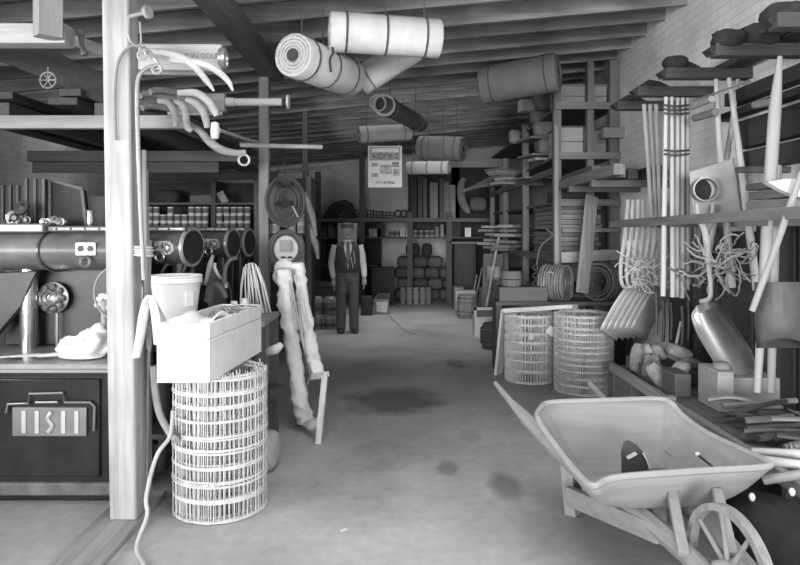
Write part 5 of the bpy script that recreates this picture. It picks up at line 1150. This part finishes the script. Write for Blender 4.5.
R4, B4 = smooth_loop(rim, 4), smooth_loop(bot, 4); rows = []
cen = sum(B4, V((0, 0, 0)))/len(B4)
for f in (1, .8, .6, .4, .2, .06, 0):
    rows.append([b_.lerp(r, f)-V((0, 0, .03*math.sin(PI*f))) for r, b_ in zip(R4, B4)])
for f in (.9, .5, .05): rows.append([cen+(b_-cen)*f for b_ in B4])
TM = W(.28, 'x', var=.1, sc=3, bump=.06)
MB().surf(rows, True).done('tray', TM, wbr, smooth=60, solid=.022)
MB().tube(R4, .016, 8, True).done('rim', W(.33, 'x', var=.1), wbr)
SHW = W(.27, 'y', var=.14)
shL = [(.645, 4.46, .575), (.71, 4.25, .51), (.80, 4.05, .43), (.99, 3.62, .28), (1.12, 3.2, .27), (1.2, 2.8, .25), (1.225, 2.55, .24)]
shR = [(1.275, 4.44, .58), (1.33, 4.2, .50), (1.37, 3.98, .41), (1.42, 3.65, .28), (1.42, 3.2, .275), (1.41, 2.8, .25), (1.395, 2.5, .24)]
for sh_ in (shL, shR):
    MB().tube(sh_, [.016, .022, .045, .048, .048, .042, .034], 8).done('shaft', SHW, wbr)
for a, b_ in (((.965, 3.76, .34), (.985, 3.74, 0)), ((1.44, 3.70, .3), (1.46, 3.69, 0))): MB().bar(a, b_, .1, .08, w2=.09, h2=.07).done('leg', SHW, wbr, bev=.006)
MB().bar((.93, 3.64, .145), (1.16, 2.95, .25), .04, .105, h2=.085).done('leg_brace', SHW, wbr, bev=.006)
MB().bar((1.5, 3.64, .145), (1.45, 2.95, .25), .04, .1).done('leg_brace', SHW, wbr, bev=.006)
MB().bar((.96, 3.66, .1), (1.5, 3.66, .1), .06, .04).done('cross_bar', SHW, wbr, bev=.006)
MB().bar(P(672, 492, 2.99), V((1.17, 2.72, .27)), .045, .035).done('tray_strut', SHW, wbr, bev=.006)
MB().bar(P(717, 490, 2.99), V((1.37, 2.72, .27)), .045, .035).done('tray_strut', SHW, wbr, bev=.006)
wc_ = V((1.315, 2.64, .25)); un = V((.19, -.98, 0)).normalized(); axw = V((un.y, -un.x, 0))
whl = MB(); prof = []
x, y, z = frame(axw); n = 48; rr = []
for r_o, o_ in ((.25, -.02), (.25, .02), (.222, .02), (.222, -.02)):
    rr.append([wc_+axw*o_+(x*math.cos(2*PI*k/n)+y*math.sin(2*PI*k/n))*r_o for k in range(n)])
rr.append(rr[0]); whl.surf(rr, True); wheel = whl.done('wheel_rim', W(.27, 'z'), wbr)
MB().lathe([(.02, -.08), (.04, -.05), (.042, 0), (.04, .05), (.02, .08)], wc_, axw, 18).done('hub', SHW, wbr)
for k in range(8):
    a = 2*PI*k/8+.2; dv = x*math.cos(a)+y*math.sin(a); MB().tube([wc_+dv*.04, wc_+dv*.22], [.011, .009], 8).done('spoke', SHW, wbr)
MB().tube([wc_-axw*.12, wc_+axw*.12], .012, 8).done('axle', M(.15, .5, met=.5), wbr)
# things lying in the barrow
ho = T('pointed_hoe', 'dark pointed hoe blade leaning up in the front of the wheelbarrow tray', 'hoe', P(637, 468, 3.2))
poly = [(622, 474), (621.5, 452), (624, 442), (629, 440.5), (637, 445), (644, 453), (649, 466), (650, 476)]
MB().prism([P(x_, y_, 3.22) for x_, y_ in poly], (0, .012, 0)).done('blade', M(.05, .4), ho, bev=.003)
MB().tube([P(x_, y_, 3.2) for x_, y_ in ((643, 453), (647, 460), (650, 469))], .005, 6).done('bright_edge', M(.8, .25, met=.5), ho)
MB().bar(P(627, 458, 3.2), P(636, 453, 3.2), .022, .01).done('pale_bar', M(.5, .4), ho)
MB().tube([P(648, 469.5, 3.2), P(668, 470, 3.2)], .009, 6).done('tang', M(.1, .5), ho)
bo = T('carriage_bolt', 'dark rod with a pale round head sticking up inside the wheelbarrow tray', 'bolt', P(713, 467, 3.15))
MB().tube([P(698, 455, 3.25), P(714, 468, 3.12)], .006, 6).done('rod', M(.04, .5), bo)
MB().ball(P(697.5, 454, 3.25), .012, n=8).done('head', M(.7, .4), bo)
tag(MB().tube([P(664, 450, 3.35), P(675, 459, 3.3)], .004, 6).done('tray_scratch_rod', M(.2, .5)), 'faint thin rod lying in the middle of the wheelbarrow tray', 'rod')
tag(MB().tube([V((.0, 0, .006))+FL(341, 532), V((0, 0, .006))+FL(347, 530)], .006, 5).done('wood_chip', M(.7, .8)), 'tiny pale chip lying on the open floor', 'chip')
# ------------------------------------------------------------------ light and camera
def area(nm, loc, tgt, sx, sy, e):
    l = bpy.data.lights.new(nm, 'AREA'); l.shape = 'RECTANGLE'; l.size = sx; l.size_y = sy; l.energy = e
    o = bpy.data.objects.new(nm, l); COL.objects.link(o); o.location = loc
    o.rotation_euler = (V(tgt)-V(loc)).to_track_quat('-Z', 'Y').to_euler(); return o
area('doorway_daylight', (-.9, -2.5, 1.75), (.3, 6, 1.4), 6.2, 2.9, 55)
area('added_roof_fill', (.35, 2.35, 4.6), (.35, 2.4, 0), 2.7, 3.9, 62).data.spread = math.radians(110)  # added overhead fill above the frame, brightens the front floor
area('added_roof_fill', (.1, 10.9, 5.5), (.1, 10.91, 0), 2.7, 4.4, 26).data.spread = math.radians(45)  # added fill hidden above the joists, brightens the rear aisle
area('added_left_fill', (-4.55, .2, 1.85), (2.6, 5.0, 2.8), 4.2, 1.8, 118).data.spread = math.radians(100)  # added fill at an unseen window, brightens the right wall
area('added_roof_fill', (-4.05, 8.7, 4.6), (-4.3, 8.8, 1.5), .8, 3.9, 16).data.spread = math.radians(60)  # added fill above the left bay, grazes and brightens the left wall
area('added_right_fill', (2.6, -.4, 2.0), (-3, 5, 2.0), 3.0, 1.9, 95)  # added fill at an unseen window, lights the left wall and right-hand faces
sn = bpy.data.lights.new('low_sun', 'SUN'); sn.energy = 2.55; sn.angle = math.radians(18)
so = bpy.data.objects.new('low_sun', sn); COL.objects.link(so); so.location = (.5, -4, 3); so.rotation_euler = V((.12, 1, -.04)).to_track_quat('-Z', 'Y').to_euler()
w = bpy.data.worlds.new('overcast'); bpy.context.scene.world = w; w.use_nodes = True
w.node_tree.nodes['Background'].inputs[0].default_value = (1, 1, 1, 1); w.node_tree.nodes['Background'].inputs[1].default_value = .35
cam = bpy.data.cameras.new('camera'); co = bpy.data.objects.new('camera', cam); COL.objects.link(co)
co.location = (0, 0, H); co.rotation_euler = (PI/2, 0, 0)
cam.sensor_width = 36; cam.lens = F/800*36; cam.shift_y = -(282.5-HY)/800; cam.clip_start = .05; cam.clip_end = 100
sc_n = bpy.context.scene; sc_n.camera = co
vs_ = sc_n.view_settings; vs_.view_transform = 'Standard'; vs_.look = 'None'; vs_.gamma = 1; vs_.use_curve_mapping = False; vs_.exposure = .0
bpy.context.view_layer.update()
